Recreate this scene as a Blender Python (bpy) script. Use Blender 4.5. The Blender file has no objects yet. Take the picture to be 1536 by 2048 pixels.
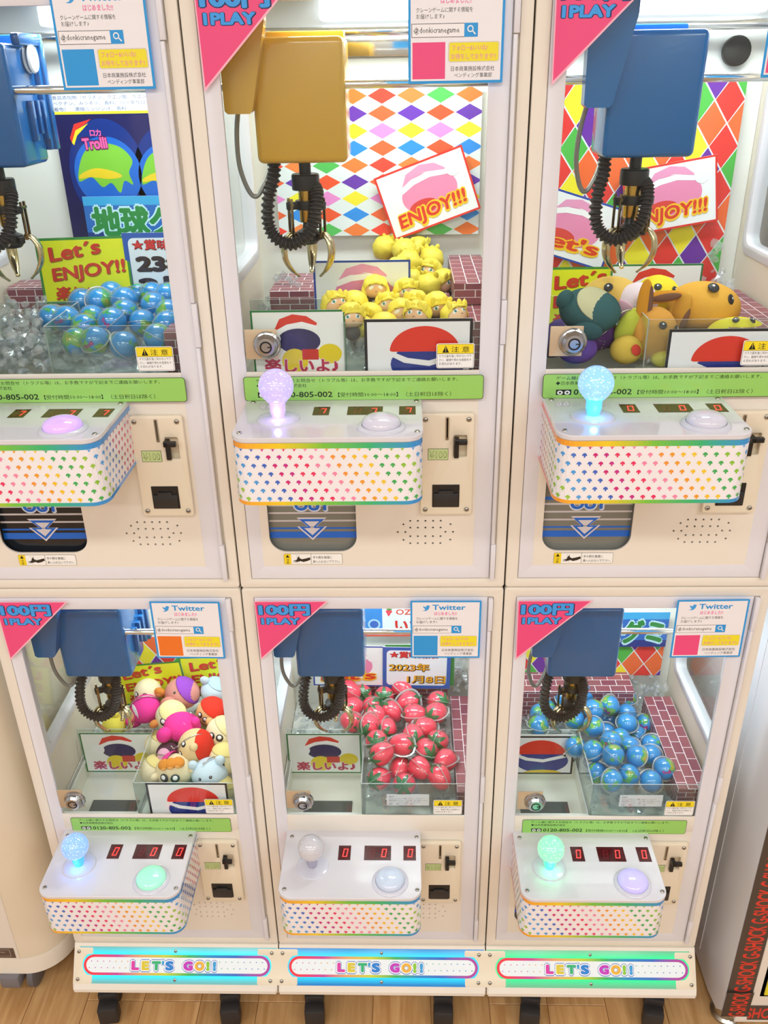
import bpy, bmesh, math, random
from mathutils import Vector, Matrix

SC = bpy.context.scene
COL = SC.collection
PI = math.pi
W, H, ZF = 0.42, 0.8486, 0.17          # machine pitch, tier height, floor to machine base

# ------------------------------------------------------------------ camera
cam_d = bpy.data.cameras.new('camera'); cam = bpy.data.objects.new('camera', cam_d); COL.objects.link(cam)
cam_d.sensor_fit = 'HORIZONTAL'; cam_d.sensor_width = 36.0
cam_d.lens = 1749.44 / 1536 * 36.0
cam_d.clip_start = 0.02
_r = Vector((0.99961, 0.02213641, -0.01702415)); _u = Vector((0.00515556, 0.45285754, 0.89156798)); _f = Vector((-0.02744563, 0.89130804, -0.4525668))
cam.matrix_world = Matrix(((_r.x, _u.x, -_f.x, 0.68793), (_r.y, _u.y, -_f.y, -1.18364), (_r.z, _u.z, -_f.z, 1.58452 + ZF), (0, 0, 0, 1)))
SC.camera = cam

# ------------------------------------------------------------------ world, lights, exposure
wd = bpy.data.worlds.new('shop_light'); SC.world = wd; wd.use_nodes = True
wd.node_tree.nodes['Background'].inputs[0].default_value = (0.97, 0.985, 1.0, 1)
wd.node_tree.nodes['Background'].inputs[1].default_value = 0.68
SC.view_settings.view_transform = 'Standard'; SC.view_settings.look = 'None'
SC.view_settings.exposure = 0.0; SC.view_settings.gamma = 1.0
try: SC.cycles.transparent_max_bounces = 24; SC.cycles.max_bounces = 8; SC.cycles.caustics_reflective = False; SC.cycles.caustics_refractive = False
except Exception: pass
def area(name, loc, size, size_y, power, color=(1, 1, 1), rot=(0, 0, 0), parent=None):
    l = bpy.data.lights.new(name, 'AREA'); l.shape = 'RECTANGLE'; l.size = size; l.size_y = size_y; l.energy = power; l.color = color
    o = bpy.data.objects.new(name, l); COL.objects.link(o); o.location = loc; o.rotation_euler = rot
    if parent: o.parent = parent
    return o
for i, (x, y) in enumerate(((-1.2, -2.0), (0.65, -2.0), (2.5, -2.0), (-1.2, -3.6), (0.65, -3.6), (2.5, -3.6))):
    area('ceiling_lamp', (x, y, 2.92), 1.2, 0.3, 23, (1, 0.99, 0.97))

# ------------------------------------------------------------------ colour and materials
def lin(c):
    if isinstance(c, str):
        c = c.lstrip('#'); c = [int(c[i:i + 2], 16) / 255 for i in (0, 2, 4)]
    return tuple((x / 12.92 if x <= 0.04045 else ((x + 0.055) / 1.055) ** 2.4) for x in c[:3])
MATS = {}
def mat(name, color='#ffffff', rough=0.45, metal=0.0, emit=None, estr=1.0, coat=0.0, bump=0.0, bscale=200.0, spec=0.5, var=0.0, vscale=3.0, trans=0.0):
    if name in MATS: return MATS[name]
    m = bpy.data.materials.new(name); m.use_nodes = True; MATS[name] = m
    nt = m.node_tree; b = nt.nodes['Principled BSDF']
    b.inputs['Base Color'].default_value = (*lin(color), 1); b.inputs['Roughness'].default_value = rough; b.inputs['Metallic'].default_value = metal
    b.inputs['Coat Weight'].default_value = coat; b.inputs['Specular IOR Level'].default_value = spec
    if trans: b.inputs['Transmission Weight'].default_value = trans
    if emit: b.inputs['Emission Color'].default_value = (*lin(emit), 1); b.inputs['Emission Strength'].default_value = estr
    if bump or var:
        tc = nt.nodes.new('ShaderNodeTexCoord')
    if bump:
        n = nt.nodes.new('ShaderNodeTexNoise'); n.inputs['Scale'].default_value = bscale; n.inputs['Detail'].default_value = 3
        nt.links.new(tc.outputs['Object'], n.inputs['Vector'])
        bp = nt.nodes.new('ShaderNodeBump'); bp.inputs['Strength'].default_value = bump; bp.inputs['Distance'].default_value = 0.002
        nt.links.new(n.outputs['Fac'], bp.inputs['Height']); nt.links.new(bp.outputs['Normal'], b.inputs['Normal'])
    if var:
        n = nt.nodes.new('ShaderNodeTexNoise'); n.inputs['Scale'].default_value = vscale; n.inputs['Detail'].default_value = 4
        nt.links.new(tc.outputs['Object'], n.inputs['Vector'])
        mx = nt.nodes.new('ShaderNodeMixRGB'); mx.blend_type = 'MULTIPLY'; mx.inputs['Fac'].default_value = var
        mx.inputs['Color1'].default_value = (*lin(color), 1); nt.links.new(n.outputs['Color'], mx.inputs['Color2'])
        rmp = nt.nodes.new('ShaderNodeValToRGB'); rmp.color_ramp.elements[0].position = 0.3; rmp.color_ramp.elements[1].position = 0.62
        rmp.color_ramp.elements[0].color = (0.55, 0.5, 0.45, 1)
        nt.links.new(n.outputs['Fac'], rmp.inputs['Fac']); nt.links.new(rmp.outputs['Color'], mx.inputs['Color2'])
        nt.links.new(mx.outputs['Color'], b.inputs['Base Color'])
    return m
def clear(name, tint='#ffffff', ior=1.45, rough=0.0, haze=0.0, gl='#ffffff'):
    """thin clear sheet: see-through with a Fresnel reflection (and a little milky scatter for worn plastic)"""
    if name in MATS: return MATS[name]
    m = bpy.data.materials.new(name); m.use_nodes = True; MATS[name] = m
    nt = m.node_tree; nt.nodes.clear(); L = nt.links.new
    out = nt.nodes.new('ShaderNodeOutputMaterial'); mx = nt.nodes.new('ShaderNodeMixShader')
    tr = nt.nodes.new('ShaderNodeBsdfTransparent'); tr.inputs[0].default_value = (*lin(tint), 1)
    g = nt.nodes.new('ShaderNodeBsdfGlossy'); g.inputs['Roughness'].default_value = rough; g.inputs[0].default_value = (*lin(gl), 1)
    fr = nt.nodes.new('ShaderNodeFresnel'); ge = nt.nodes.new('ShaderNodeNewGeometry'); mi = nt.nodes.new('ShaderNodeMix')
    mi.inputs[2].default_value = ior; mi.inputs[3].default_value = 1 / ior; L(ge.outputs['Backfacing'], mi.inputs[0]); L(mi.outputs[0], fr.inputs[0])   # same reflectance from either side
    L(fr.outputs[0], mx.inputs[0]); L(tr.outputs[0], mx.inputs[1]); L(g.outputs[0], mx.inputs[2])
    last = mx
    if haze:
        d = nt.nodes.new('ShaderNodeBsdfDiffuse'); m2 = nt.nodes.new('ShaderNodeMixShader'); m2.inputs[0].default_value = haze
        L(mx.outputs[0], m2.inputs[1]); L(d.outputs[0], m2.inputs[2]); last = m2
    L(last.outputs[0], out.inputs[0])
    return m
def print_mat(name, rough=0.35, emit=0.0):
    if name in MATS: return MATS[name]
    m = bpy.data.materials.new(name); m.use_nodes = True; MATS[name] = m
    nt = m.node_tree; b = nt.nodes['Principled BSDF']; a = nt.nodes.new('ShaderNodeAttribute'); a.attribute_name = 'Col'
    nt.links.new(a.outputs['Color'], b.inputs['Base Color']); b.inputs['Roughness'].default_value = rough
    if emit: nt.links.new(a.outputs['Color'], b.inputs['Emission Color']); b.inputs['Emission Strength'].default_value = emit
    return m
cream = mat('cream_plastic', '#ece5d9', 0.42, var=0.07, vscale=5)
cream2 = mat('cream_steel', '#e9dfcd', 0.4, var=0.08, vscale=4)
cream3 = mat('cream_moulding', '#ece2cc', 0.38)
alu = mat('white_aluminium', '#e3e2e9', 0.35, var=0.05, vscale=9)
inner = mat('pale_inner_panel', '#eaede8', 0.4)
dark = mat('black_plastic', '#1b1b1d', 0.35)
seam = mat('dark_gap', '#2a2420', 0.8)
rubber = mat('black_rubber', '#26231f', 0.55)
chrome = mat('chrome', '#e8e8e8', 0.12, 1.0)
steel = mat('steel', '#b9b6ae', 0.25, 1.0)
brass = mat('brass', '#c9a24e', 0.2, 1.0)
claw_gold = mat('champagne_metal', '#d3c39a', 0.18, 1.0)
glass = clear('window_glass', '#fbfdfc', 1.24)
acryl = clear('acrylic_sheet', '#f4f9f7', 1.4, haze=0.02)
acryl_edge = clear('acrylic_edge', '#b4cdc4', 1.5, haze=0.45)
ice = clear('clear_chip', '#f4f8fa', 1.9, 0.04, haze=0.16)
film = clear('blister_film', '#fbfcfc', 1.45, 0.03, haze=0.015)
rim = clear('blister_rim', '#dfe6e6', 1.7, 0.1, haze=0.3)
PRINT = print_mat('printed_sheet', 0.38)
PRINTG = print_mat('glossy_print', 0.12)

# ------------------------------------------------------------------ geometry helpers
CACHE = {}
def cached(key, fn):
    if key not in CACHE: CACHE[key] = fn()
    return CACHE[key]
def obj(name, me, parent=None, loc=(0, 0, 0), rot=(0, 0, 0), **props):
    o = bpy.data.objects.new(name, me); COL.objects.link(o); o.location = loc; o.rotation_euler = rot
    if parent is not None: o.parent = parent
    for k, v in props.items(): o[k] = v
    return o
def root(name, loc, label, category, group=None, rotz=0, rot=None):
    o = bpy.data.objects.new(name, None); COL.objects.link(o); o.location = loc; o.rotation_euler = rot or (0, 0, rotz); o.empty_display_size = 0.02
    o['label'] = label; o['category'] = category
    if group: o['group'] = group
    return o
def finish(bm, name, mats, smooth=False):
    me = bpy.data.meshes.new(name); bmesh.ops.recalc_face_normals(bm, faces=bm.faces); bm.to_mesh(me); bm.free()
    for m in (mats if isinstance(mats, (list, tuple)) else [mats]): me.materials.append(m)
    if smooth: me.polygons.foreach_set('use_smooth', [True] * len(me.polygons))
    return me
def autosmooth(me, ang=35):
    try: me.set_sharp_from_angle(angle=math.radians(ang))
    except Exception: pass
    me.polygons.foreach_set('use_smooth', [True] * len(me.polygons)); return me
def add_box(bm, x0, x1, y0, y1, z0, z1, bev=0.0, seg=2, mi=0, taper=None):
    r = bmesh.ops.create_cube(bm, size=1.0)
    vs = r['verts']
    for v in vs:
        v.co = Vector((x0 + (v.co.x + .5) * (x1 - x0), y0 + (v.co.y + .5) * (y1 - y0), z0 + (v.co.z + .5) * (z1 - z0)))
    fs = {f for v in vs for f in v.link_faces}
    if bev:
        es = list({e for v in vs for e in v.link_edges})
        rr = bmesh.ops.bevel(bm, geom=es, offset=bev, segments=seg, profile=0.5, affect='EDGES')
        fs = set(rr['faces']) | {f for f in fs if f.is_valid}
    for f in fs:
        if f.is_valid: f.material_index = mi
def box(name, m, x0, x1, y0, y1, z0, z1, bev=0.0, seg=2):
    bm = bmesh.new(); add_box(bm, x0, x1, y0, y1, z0, z1, bev, seg); me = finish(bm, name, m)
    return autosmooth(me) if bev else me
def add_tube(bm, pts, rad, n=10, cap=True, mi=0, flat=1.0):
    """sweep a circle (or ellipse) along points; rad is a number or one per point"""
    pts = [Vector(p) for p in pts]; N = len(pts)
    rad = rad if isinstance(rad, (list, tuple)) else [rad] * N
    T = []
    for i in range(N):
        t = pts[min(i + 1, N - 1)] - pts[max(i - 1, 0)]; T.append(t.normalized())
    up = Vector((0, 0, 1)) if abs(T[0].z) < 0.9 else Vector((0, 1, 0))
    a = T[0].cross(up).normalized(); rings = []
    for i in range(N):
        a = (a - T[i] * a.dot(T[i])).normalized(); b = T[i].cross(a)
        rings.append([bm.verts.new(pts[i] + a * math.cos(2 * PI * k / n) * rad[i] + b * math.sin(2 * PI * k / n) * rad[i] * flat) for k in range(n)])
    for i in range(N - 1):
        for k in range(n):
            f = bm.faces.new((rings[i][k], rings[i][(k + 1) % n], rings[i + 1][(k + 1) % n], rings[i + 1][k])); f.material_index = mi; f.smooth = True
    if cap:
        for r in (rings[0][::-1], rings[-1]):
            f = bm.faces.new(r); f.material_index = mi
def add_lathe(bm, prof, n=24, M=Matrix(), mi=0):
    """prof: (radius, height) pairs round local z"""
    rings = []
    for r, h in prof:
        if r < 1e-6: rings.append([bm.verts.new(M @ Vector((0, 0, h)))])
        else: rings.append([bm.verts.new(M @ Vector((r * math.cos(2 * PI * k / n), r * math.sin(2 * PI * k / n), h))) for k in range(n)])
    for A, B in zip(rings, rings[1:]):
        for k in range(n):
            a, b, c, d = A[k % len(A)], A[(k + 1) % len(A)], B[(k + 1) % len(B)], B[k % len(B)]
            vs = [];  [vs.append(v) for v in (a, b, c, d) if v not in vs]
            if len(vs) > 2:
                f = bm.faces.new(vs); f.material_index = mi; f.smooth = True
def lathe(name, m, prof, n=24, M=Matrix(), ang=35):
    bm = bmesh.new(); add_lathe(bm, prof, n, M); return autosmooth(finish(bm, name, m), ang)
FRONT = Matrix.Rotation(PI / 2, 4, 'X')      # local z -> world -y
def smooth_path(ctrl, n):
    """Catmull-Rom through control points"""
    c = [Vector(p) for p in ctrl]; c = [c[0] * 2 - c[1]] + c + [c[-1] * 2 - c[-2]]; out = []
    m = len(c) - 3
    for i in range(n + 1):
        t = i / n * m; k = min(int(t), m - 1); t -= k
        p0, p1, p2, p3 = c[k:k + 4]
        out.append(0.5 * ((2 * p1) + (p2 - p0) * t + (2 * p0 - 5 * p1 + 4 * p2 - p3) * t * t + (3 * p1 - p0 - 3 * p2 + p3) * t ** 3))
    return out
def rrect(x0, y0, x1, y1, r=0.0, seg=5, corners=(1, 1, 1, 1)):
    """rounded rectangle outline, corners bl br tr tl"""
    if r <= 0: return [(x0, y0), (x1, y0), (x1, y1), (x0, y1)]
    out = []
    for (cx, cy, a0, px, py), on in zip(((x0 + r, y0 + r, PI, x0, y0), (x1 - r, y0 + r, 1.5 * PI, x1, y0), (x1 - r, y1 - r, 0, x1, y1), (x0 + r, y1 - r, .5 * PI, x0, y1)), corners):
        if not on: out.append((px, py)); continue
        for k in range(seg + 1):
            a = a0 + k / seg * PI / 2; out.append((cx + r * math.cos(a), cy + r * math.sin(a)))
    return out
def soft(pts, n=4):
    """closed outline rounded by a Catmull-Rom spline"""
    out = []; m = len(pts)
    for i in range(m):
        p = [Vector(pts[(i + k) % m]) for k in (-1, 0, 1, 2)]
        for j in range(n):
            t = j / n; q = 0.5 * ((2 * p[1]) + (p[2] - p[0]) * t + (2 * p[0] - 5 * p[1] + 4 * p[2] - p[3]) * t * t + (3 * p[1] - p[0] - 3 * p[2] + p[3]) * t ** 3)
            out.append((q.x, q.y))
    return out
def circ(cx, cy, r, n=20, ry=None):
    ry = ry or r
    return [(cx + r * math.cos(2 * PI * k / n), cy + ry * math.sin(2 * PI * k / n)) for k in range(n)]
def plate(name, m, outlines, t, bev=0.0, plane='XZ'):
    """flat plate with holes, front face at y=0 (towards -y), thickness t behind it; plane 'XY' lies flat, top face at z=0; 'YZ' faces +x"""
    cu = bpy.data.curves.new('t', 'CURVE'); cu.dimensions = '2D'; cu.fill_mode = 'BOTH'; cu.extrude = max(t / 2 - bev, 1e-5); cu.bevel_depth = bev; cu.offset = -bev; cu.bevel_resolution = 1
    for pts in outlines:
        s = cu.splines.new('POLY'); s.points.add(len(pts) - 1); s.use_cyclic_u = True
        for p, (x, y) in zip(s.points, pts): p.co = (x, y, 0, 1)
    ob = bpy.data.objects.new('t', cu); me = bpy.data.meshes.new_from_object(ob); bpy.data.objects.remove(ob); bpy.data.curves.remove(cu)
    me.name = name; me.materials.clear(); me.materials.append(m)
    for v in me.vertices:
        x, y, z = v.co; z -= t / 2
        v.co = {'XZ': (x, -z, y), 'XY': (x, y, z), 'YZ': (z, x, y)}[plane]
    bm = bmesh.new(); bm.from_mesh(me); bmesh.ops.remove_doubles(bm, verts=bm.verts, dist=1e-6); bmesh.ops.recalc_face_normals(bm, faces=bm.faces)
    for f in bm.faces: f.smooth = False
    bm.to_mesh(me); bm.free()
    return autosmooth(me) if bev else me

TEXTS = {}
def text_tris(s, res):
    k = (s, res)
    if k not in TEXTS:
        cu = bpy.data.curves.new('t', 'FONT'); cu.body = s; cu.size = 1; cu.resolution_u = res
        ob = bpy.data.objects.new('t', cu); me = bpy.data.meshes.new_from_object(ob)
        TEXTS[k] = ([(v.co.x, v.co.y) for v in me.vertices], [tuple(p.vertices) for p in me.polygons])
        bpy.data.objects.remove(ob); bpy.data.curves.remove(cu); bpy.data.meshes.remove(me)
    return TEXTS[k]
class Art:
    """flat coloured print: polygons and lettering in layers, x right, y up"""
    def __init__(s): s.v = []; s.f = []; s.c = []
    def add(s, vs, fs, col, layer, T=None):
        b = len(s.v)
        for x, y in vs:
            if T: x, y = T(x, y)
            s.v.append((x, y, layer))
        for f in fs: s.f.append([b + i for i in f]); s.c.append(lin(col) if isinstance(col, str) else col)
        return s
    def poly(s, pts, col, layer=0, T=None): return s.add(pts, [list(range(len(pts)))], col, layer, T)
    def rect(s, x0, y0, x1, y1, col, layer=0, r=0, T=None): return s.poly(rrect(x0, y0, x1, y1, r), col, layer, T)
    def ring(s, x0, y0, x1, y1, t, col, layer=0, r=0, col2='#ffffff'):
        s.poly(rrect(x0, y0, x1, y1, r), col, layer); return s.poly(rrect(x0 + t, y0 + t, x1 - t, y1 - t, max(r - t, 0)), col2, layer + 1)
    def disc(s, cx, cy, r, col, layer=0, n=16, ry=None, T=None): return s.poly(circ(cx, cy, r, n, ry), col, layer, T)
    def text(s, t, x, y, h, col, layer=1, bold=0.0, fit=None, align='l', shear=0, rot=0, T=None):
        vs, fs = text_tris(t, 4 if h > .0195 else 2 if h > .009 else 1); lay = [layer] * len(vs)
        if not vs: return s
        if bold > .014:            # heavier lettering: the strokes drawn again round about
            n = 8 if bold > .04 else 4; b_ = bold * .85
            V = list(vs); F_ = list(fs)
            for k in range(n):
                lay = lay + [layer + .09 * (k + 1)] * (len(lay) // (k + 1)); o = len(V); V += [(a + b_ * math.cos(2 * PI * k / n + .4), c + b_ * math.sin(2 * PI * k / n + .4)) for a, c in vs]; F_ += [tuple(o + i for i in f) for f in fs]
            vs, fs = V, F_
        x0 = min(v[0] for v in vs); x1 = max(v[0] for v in vs); wd_ = (x1 - x0) * h
        sx = (fit / wd_ if fit else 1) * h; wd_ = (x1 - x0) * sx
        ox = {'l': 0, 'c': -wd_ / 2, 'r': -wd_}[align]; ca, sa = math.cos(rot), math.sin(rot)
        def F(a, b):
            px, py = (a - x0) * sx + ox + shear * b * h, b * h
            X, Y = x + px * ca - py * sa, y + px * sa + py * ca
            return T(X, Y) if T else (X, Y)
        b = len(s.v); s.add(vs, fs, col, layer, F)
        for i, l in enumerate(lay): s.v[b + i] = (s.v[b + i][0], s.v[b + i][1], l)
        return s
    def mesh(s, name, m=None, eps=0.00012, wrap=None, flat=False):
        me = bpy.data.meshes.new(name)
        V = [(wrap(x, y, l * eps) if wrap else ((x, y, l * eps) if flat else (x, -l * eps, y))) for x, y, l in s.v]
        me.from_pydata(V, [], s.f); me.materials.append(m or PRINT)
        at = me.color_attributes.new('Col', 'FLOAT_COLOR', 'CORNER'); buf = []
        for p, c in zip(me.polygons, s.c): buf += [*c, 1.0] * p.loop_total
        at.data.foreach_set('color', buf); me.validate(); return me
def card(name, w, h, col='#f2f2f0', t=0.0008, m=None):
    return box(name, m or mat('paper_' + col.strip('#'), col, 0.4), 0, w, 0, t, 0, h)

# ------------------------------------------------------------------ setting: floor planks, ceiling, far walls
def structure(name, me, loc=(0, 0, 0), parent=None):
    o = obj(name, me, parent, loc); o['kind'] = 'structure'; return o
floor = structure('floor', box('floor', mat('floor_base', '#b98e5e', 0.6), -3.4, 4.8, -4.2, 2.4, -0.02, -0.003))
wood = bpy.data.materials.new('plank_wood'); wood.use_nodes = True
nt = wood.node_tree; b = nt.nodes['Principled BSDF']; b.inputs['Roughness'].default_value = 0.38
tc = nt.nodes.new('ShaderNodeTexCoord'); mp = nt.nodes.new('ShaderNodeMapping'); mp.inputs['Scale'].default_value = (26, 2.2, 1); oi = nt.nodes.new('ShaderNodeObjectInfo')
ad = nt.nodes.new('ShaderNodeVectorMath'); ad.operation = 'ADD'; ml = nt.nodes.new('ShaderNodeMath'); ml.operation = 'MULTIPLY'; ml.inputs[1].default_value = 40
nz = nt.nodes.new('ShaderNodeTexNoise'); nz.inputs['Scale'].default_value = 2.4; nz.inputs['Detail'].default_value = 6; nz.inputs['Distortion'].default_value = 0.6
rp = nt.nodes.new('ShaderNodeValToRGB'); e = rp.color_ramp.elements; e[0].position = 0.3; e[0].color = (*lin('#b98955'), 1); e[1].position = 0.7; e[1].color = (*lin('#d9ae78'), 1)
hs = nt.nodes.new('ShaderNodeHueSaturation'); mr = nt.nodes.new('ShaderNodeMapRange'); mr.inputs['To Min'].default_value = 0.86; mr.inputs['To Max'].default_value = 1.1
for a_, b_ in ((tc.outputs['Object'], mp.inputs[0]), (oi.outputs['Random'], ml.inputs[0]), (mp.outputs[0], ad.inputs[0]), (ml.outputs[0], ad.inputs[1]), (ad.outputs[0], nz.inputs['Vector']),
               (nz.outputs['Fac'], rp.inputs[0]), (rp.outputs[0], hs.inputs['Color']), (oi.outputs['Random'], mr.inputs[0]), (mr.outputs[0], hs.inputs['Value']), (hs.outputs[0], b.inputs['Base Color'])): nt.links.new(a_, b_)
plank = box('plank', wood, 0.0006, 0.121, 0.0006, 0.9085, -0.006, 0.0, 0.0008, 1)
rnd = random.Random(4)
for k in range(-6, 17):
    off = rnd.choice((0.0, 0.3, 0.6))
    for j in (-1, 0, 1):
        o = obj('plank', plank, floor, (0.0012 + 0.1216 * k, -0.62 + 0.909 * j + off - 0.3, 0))
structure('ceiling', box('ceiling', mat('ceiling_white', '#e8e8e6', 0.9), -3.4, 4.8, -4.2, 2.4, 3.0, 3.04))
structure('wall_front', box('wall_front', mat('shop_wall', '#d6d4d0', 0.9), -3.4, 4.8, -4.24, -4.2, 0, 3.0))
structure('wall_back', box('wall_back', mat('shop_wall', '#d6d4d0', 0.9), -3.4, 4.8, 2.4, 2.44, 0, 3.0))

# ------------------------------------------------------------------ printed artwork
RAIN = ['#e8406a', '#d0287c', '#ec5a7a', '#f07898', '#f39a3c', '#f0a030', '#f5c430', '#e6c72c', '#58b860', '#44b060', '#8cc43c', '#a2cc48', '#5aa8e8', '#4890dc', '#4a78d0', '#3f62c4']
def rain(t):
    """rainbow along a strip, t 0..1"""
    st = ['#f06a5a', '#f5a03a', '#f3d02e', '#7cc846', '#3cb878', '#3c96dc', '#6aa6ea']
    t = max(0, min(0.9999, t)) * (len(st) - 1); i = int(t); a, b2 = lin(st[i]), lin(st[i + 1]); t -= i
    return tuple(a[k] * (1 - t) + b2[k] * t for k in range(3))
BW, BD, BX = 0.2459, 0.1474, 0.0406        # control box width, depth, left edge
BZ0, BZ1 = 0.2209, 0.3095
def box_pattern():
    """unrolled paper wrap round the three free sides of the control box"""
    A = Art(); R = 0.022; per = BD - R; arc = R * PI / 2; L = 2 * (per + arc) + (BW - 2 * R)
    hgt = BZ1 - BZ0
    A.v = []; N = 90
    for i in range(N):
        a, c = L * i / N, L * (i + 1) / N; m_ = rain(.17 + ((i + .5) / N - .27) * 1.48)
        A.rect(a, 0, c, 0.0052, m_, 1); A.rect(a, hgt - 0.0075, c, hgt, m_, 1)
        A.rect(a, 0, c, hgt, '#f1eef2', 0)
    px, py = 0.0139, 0.01195; s0 = per + .052
    cyc = ['#d0287c', '#c8308c', '#e8406a', '#ea3468', '#f288b0', '#f48cac', '#f39a3c', '#f0a030', '#f5c430', '#f2cc38', '#44b060', '#4cb45c', '#8cc43c', '#9ccb48', '#5aa8e8', '#4ea0e4', '#4a78d0', '#3f68c8']
    for r_ in range(8):
        for k in range(-18, 34):
            x = s0 + k * px + r_ * px * .56; y = hgt - .0075 - .0002 - r_ * py
            if x > L - 0.004 or x < .004: continue
            c = cyc[k % 18]; sz = 0.0033; top = min(y + sz, hgt - 0.0078); bot = max(y - sz, 0.0055)
            if top - bot < 0.0012: continue
            pts = [(-1, -.15), (-.82, .45), (-.3, .95), (.35, .95), (.9, .4), (1, -.2), (.45, -.25), (.35, -.95), (-.2, -.95), (-.25, -.2)]
            A.poly([(x + a * sz, max(bot, min(top, y + b2 * sz))) for a, b2 in pts], c, 2)
    def wrap(x, y, e_):
        s1, s2, s3, s4 = per, per + arc, per + arc + BW - 2 * R, per + 2 * arc + BW - 2 * R
        z = BZ0 + y; off = 0.0006 + e_
        if x < s1: return (BX - off, -x, z)
        if x < s2: a = (x - s1) / R; return (BX + R - (R + off) * math.cos(a), -(BD - R) - (R + off) * math.sin(a), z)
        if x < s3: return (BX + R + (x - s2), -BD - off, z)
        if x < s4: a = (x - s3) / R; return (BX + BW - R + (R + off) * math.sin(a), -(BD - R) - (R + off) * math.cos(a), z)
        return (BX + BW + off, -(BD - R) + (x - s4), z)
    # background strips are split in 90 pieces, so they follow the corners
    return A.mesh('wrap', PRINTG, 0.00015, wrap)
def price_sticker():
    A = Art(); P = '#ee4f86'
    A.poly([(0, 0), (0.002, -.115), (0.119, 0)], '#f9b7cb', 0); A.poly([(0.0015, -.0012), (0.0035, -.110), (0.1145, -.0012)], P, 1)
    for s, x, y, h, f in (('100円', 0.0045, -.0245, 0.0235, 0.083), ('1PLAY', 0.0075, -.0435, 0.0165, 0.062)):
        A.text(s, x, y, h, '#16285c', 2, 0.115, f + .003); A.text(s, x + .0012, y + .0002, h, '#3f9fee', 4, 0.065, f)
    return A
def follow_sticker(qr):
    A = Art(); w, h = 0.113, 0.111
    A.rect(0, -h, w, 0, '#2b9be4', 0, 0.001); A.rect(.003, -h + .003, w - .003, -.003, '#f1eff4', 1)
    bird = [(0, 0), (3, .6), (5.2, 2), (4, 2.2), (2.6, 3.6), (3.6, 3.6), (1.7, 5), (1, 6.4), (2.2, 6), (.8, 8.2), (3, 6.8), (5.6, 5.8), (5.9, 7.6), (7.4, 9), (9.2, 8.9), (10.2, 8.1), (11.6, 8.6), (10.9, 7.5), (12, 7.2), (10.7, 6), (10.3, 3.6), (8.6, 1.2), (5.8, -.5), (2.6, -.6)]
    A.poly([(.019 + a * .00105, -.0185 + b2 * .00112) for a, b2 in bird], '#3aa2ec', 2)
    A.text('Twitter', .035, -.017, .0135, '#2b9be4', 2, .03, .053)
    A.text('はじめました!!', .038, -.027, .0075, '#f08cb8', 2, .04, .036)
    A.text('クレーンゲームに関する情報を', .0095, -.036, .0058, '#333333', 2, .0, .066); A.text('お届けします♪', .0095, -.0425, .0058, '#333333', 2, 0, .033)
    A.rect(.004, -.062, .082, -.0475, '#404048', 2); A.rect(.0046, -.0614, .066, -.0481, '#f4f2f6', 3); A.rect(.066, -.062, .082, -.0475, '#2b9be4', 3)
    A.text('@donkicranegame', .0062, -.0572, .0085, '#2c2c30', 4, .012, .054)
    A.disc(.0732, -.0535, .0037, '#f4f6fa', 4); A.disc(.0732, -.0535, .0024, '#2b9be4', 5)
    A.poly([(.0752, -.0562), (.0762, -.0552), (.0797, -.0588), (.0787, -.0598)], '#f4f6fa', 4)
    A.rect(.005, -.106, .044, -.067, qr, 2)
    A.rect(.0475, -.0885, .108, -.0668, '#d9d4cc', 2, .003); A.rect(.0488, -.0875, .1068, -.0678, '#f2e432', 3, .002)
    A.text('フォロー&いいね!', .052, -.0757, .0068, '#f0a4a0', 4, .02, .042); A.text('お待ちしております!!', .051, -.085, .0068, '#f0a4a0', 4, .02, .053)
    A.text('日本商業施設株式会社', .051, -.0975, .0058, '#3a3a3c', 2, .004, .052); A.text('ベンディング事業部', .055, -.1045, .0056, '#3a3a3c', 2, .004, .045)
    return A
def contact_sticker():
    A = Art(); w, h = .3, .0345
    A.poly(rrect(0, 0, w, h, .004), '#31452a', 0); A.poly(rrect(.0007, .0007, w - .0007, h - .0007, .0036), '#9ad36a', 1)
    A.text('ゲーム機に関するお問合せ（トラブル等）は、お手数ですが下記までご連絡お願いします。', .016, .0265, .0058, '#20301c', 2, .008, .252)
    A.text('◆日本商業施設株式会社', .016, .0195, .0056, '#20301c', 2, .008, .063)
    A.rect(.017, .005, .036, .0125, '#1d1f1d', 2); A.disc(.022, .0083, .0036, '#eef2ea', 3, 12, .003); A.disc(.031, .0083, .0036, '#eef2ea', 3, 12, .003)
    A.disc(.022, .0083, .0014, '#1d1f1d', 4, 8); A.disc(.031, .0083, .0014, '#1d1f1d', 4, 8)
    A.text('0120-805-002', .039, .0052, .0108, '#20301c', 2, .02, .072)
    A.text('【受付時間10:00～18:00】（土日祝日は除く）', .118, .0055, .0068, '#20301c', 2, .008, .142)
    return A
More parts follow.
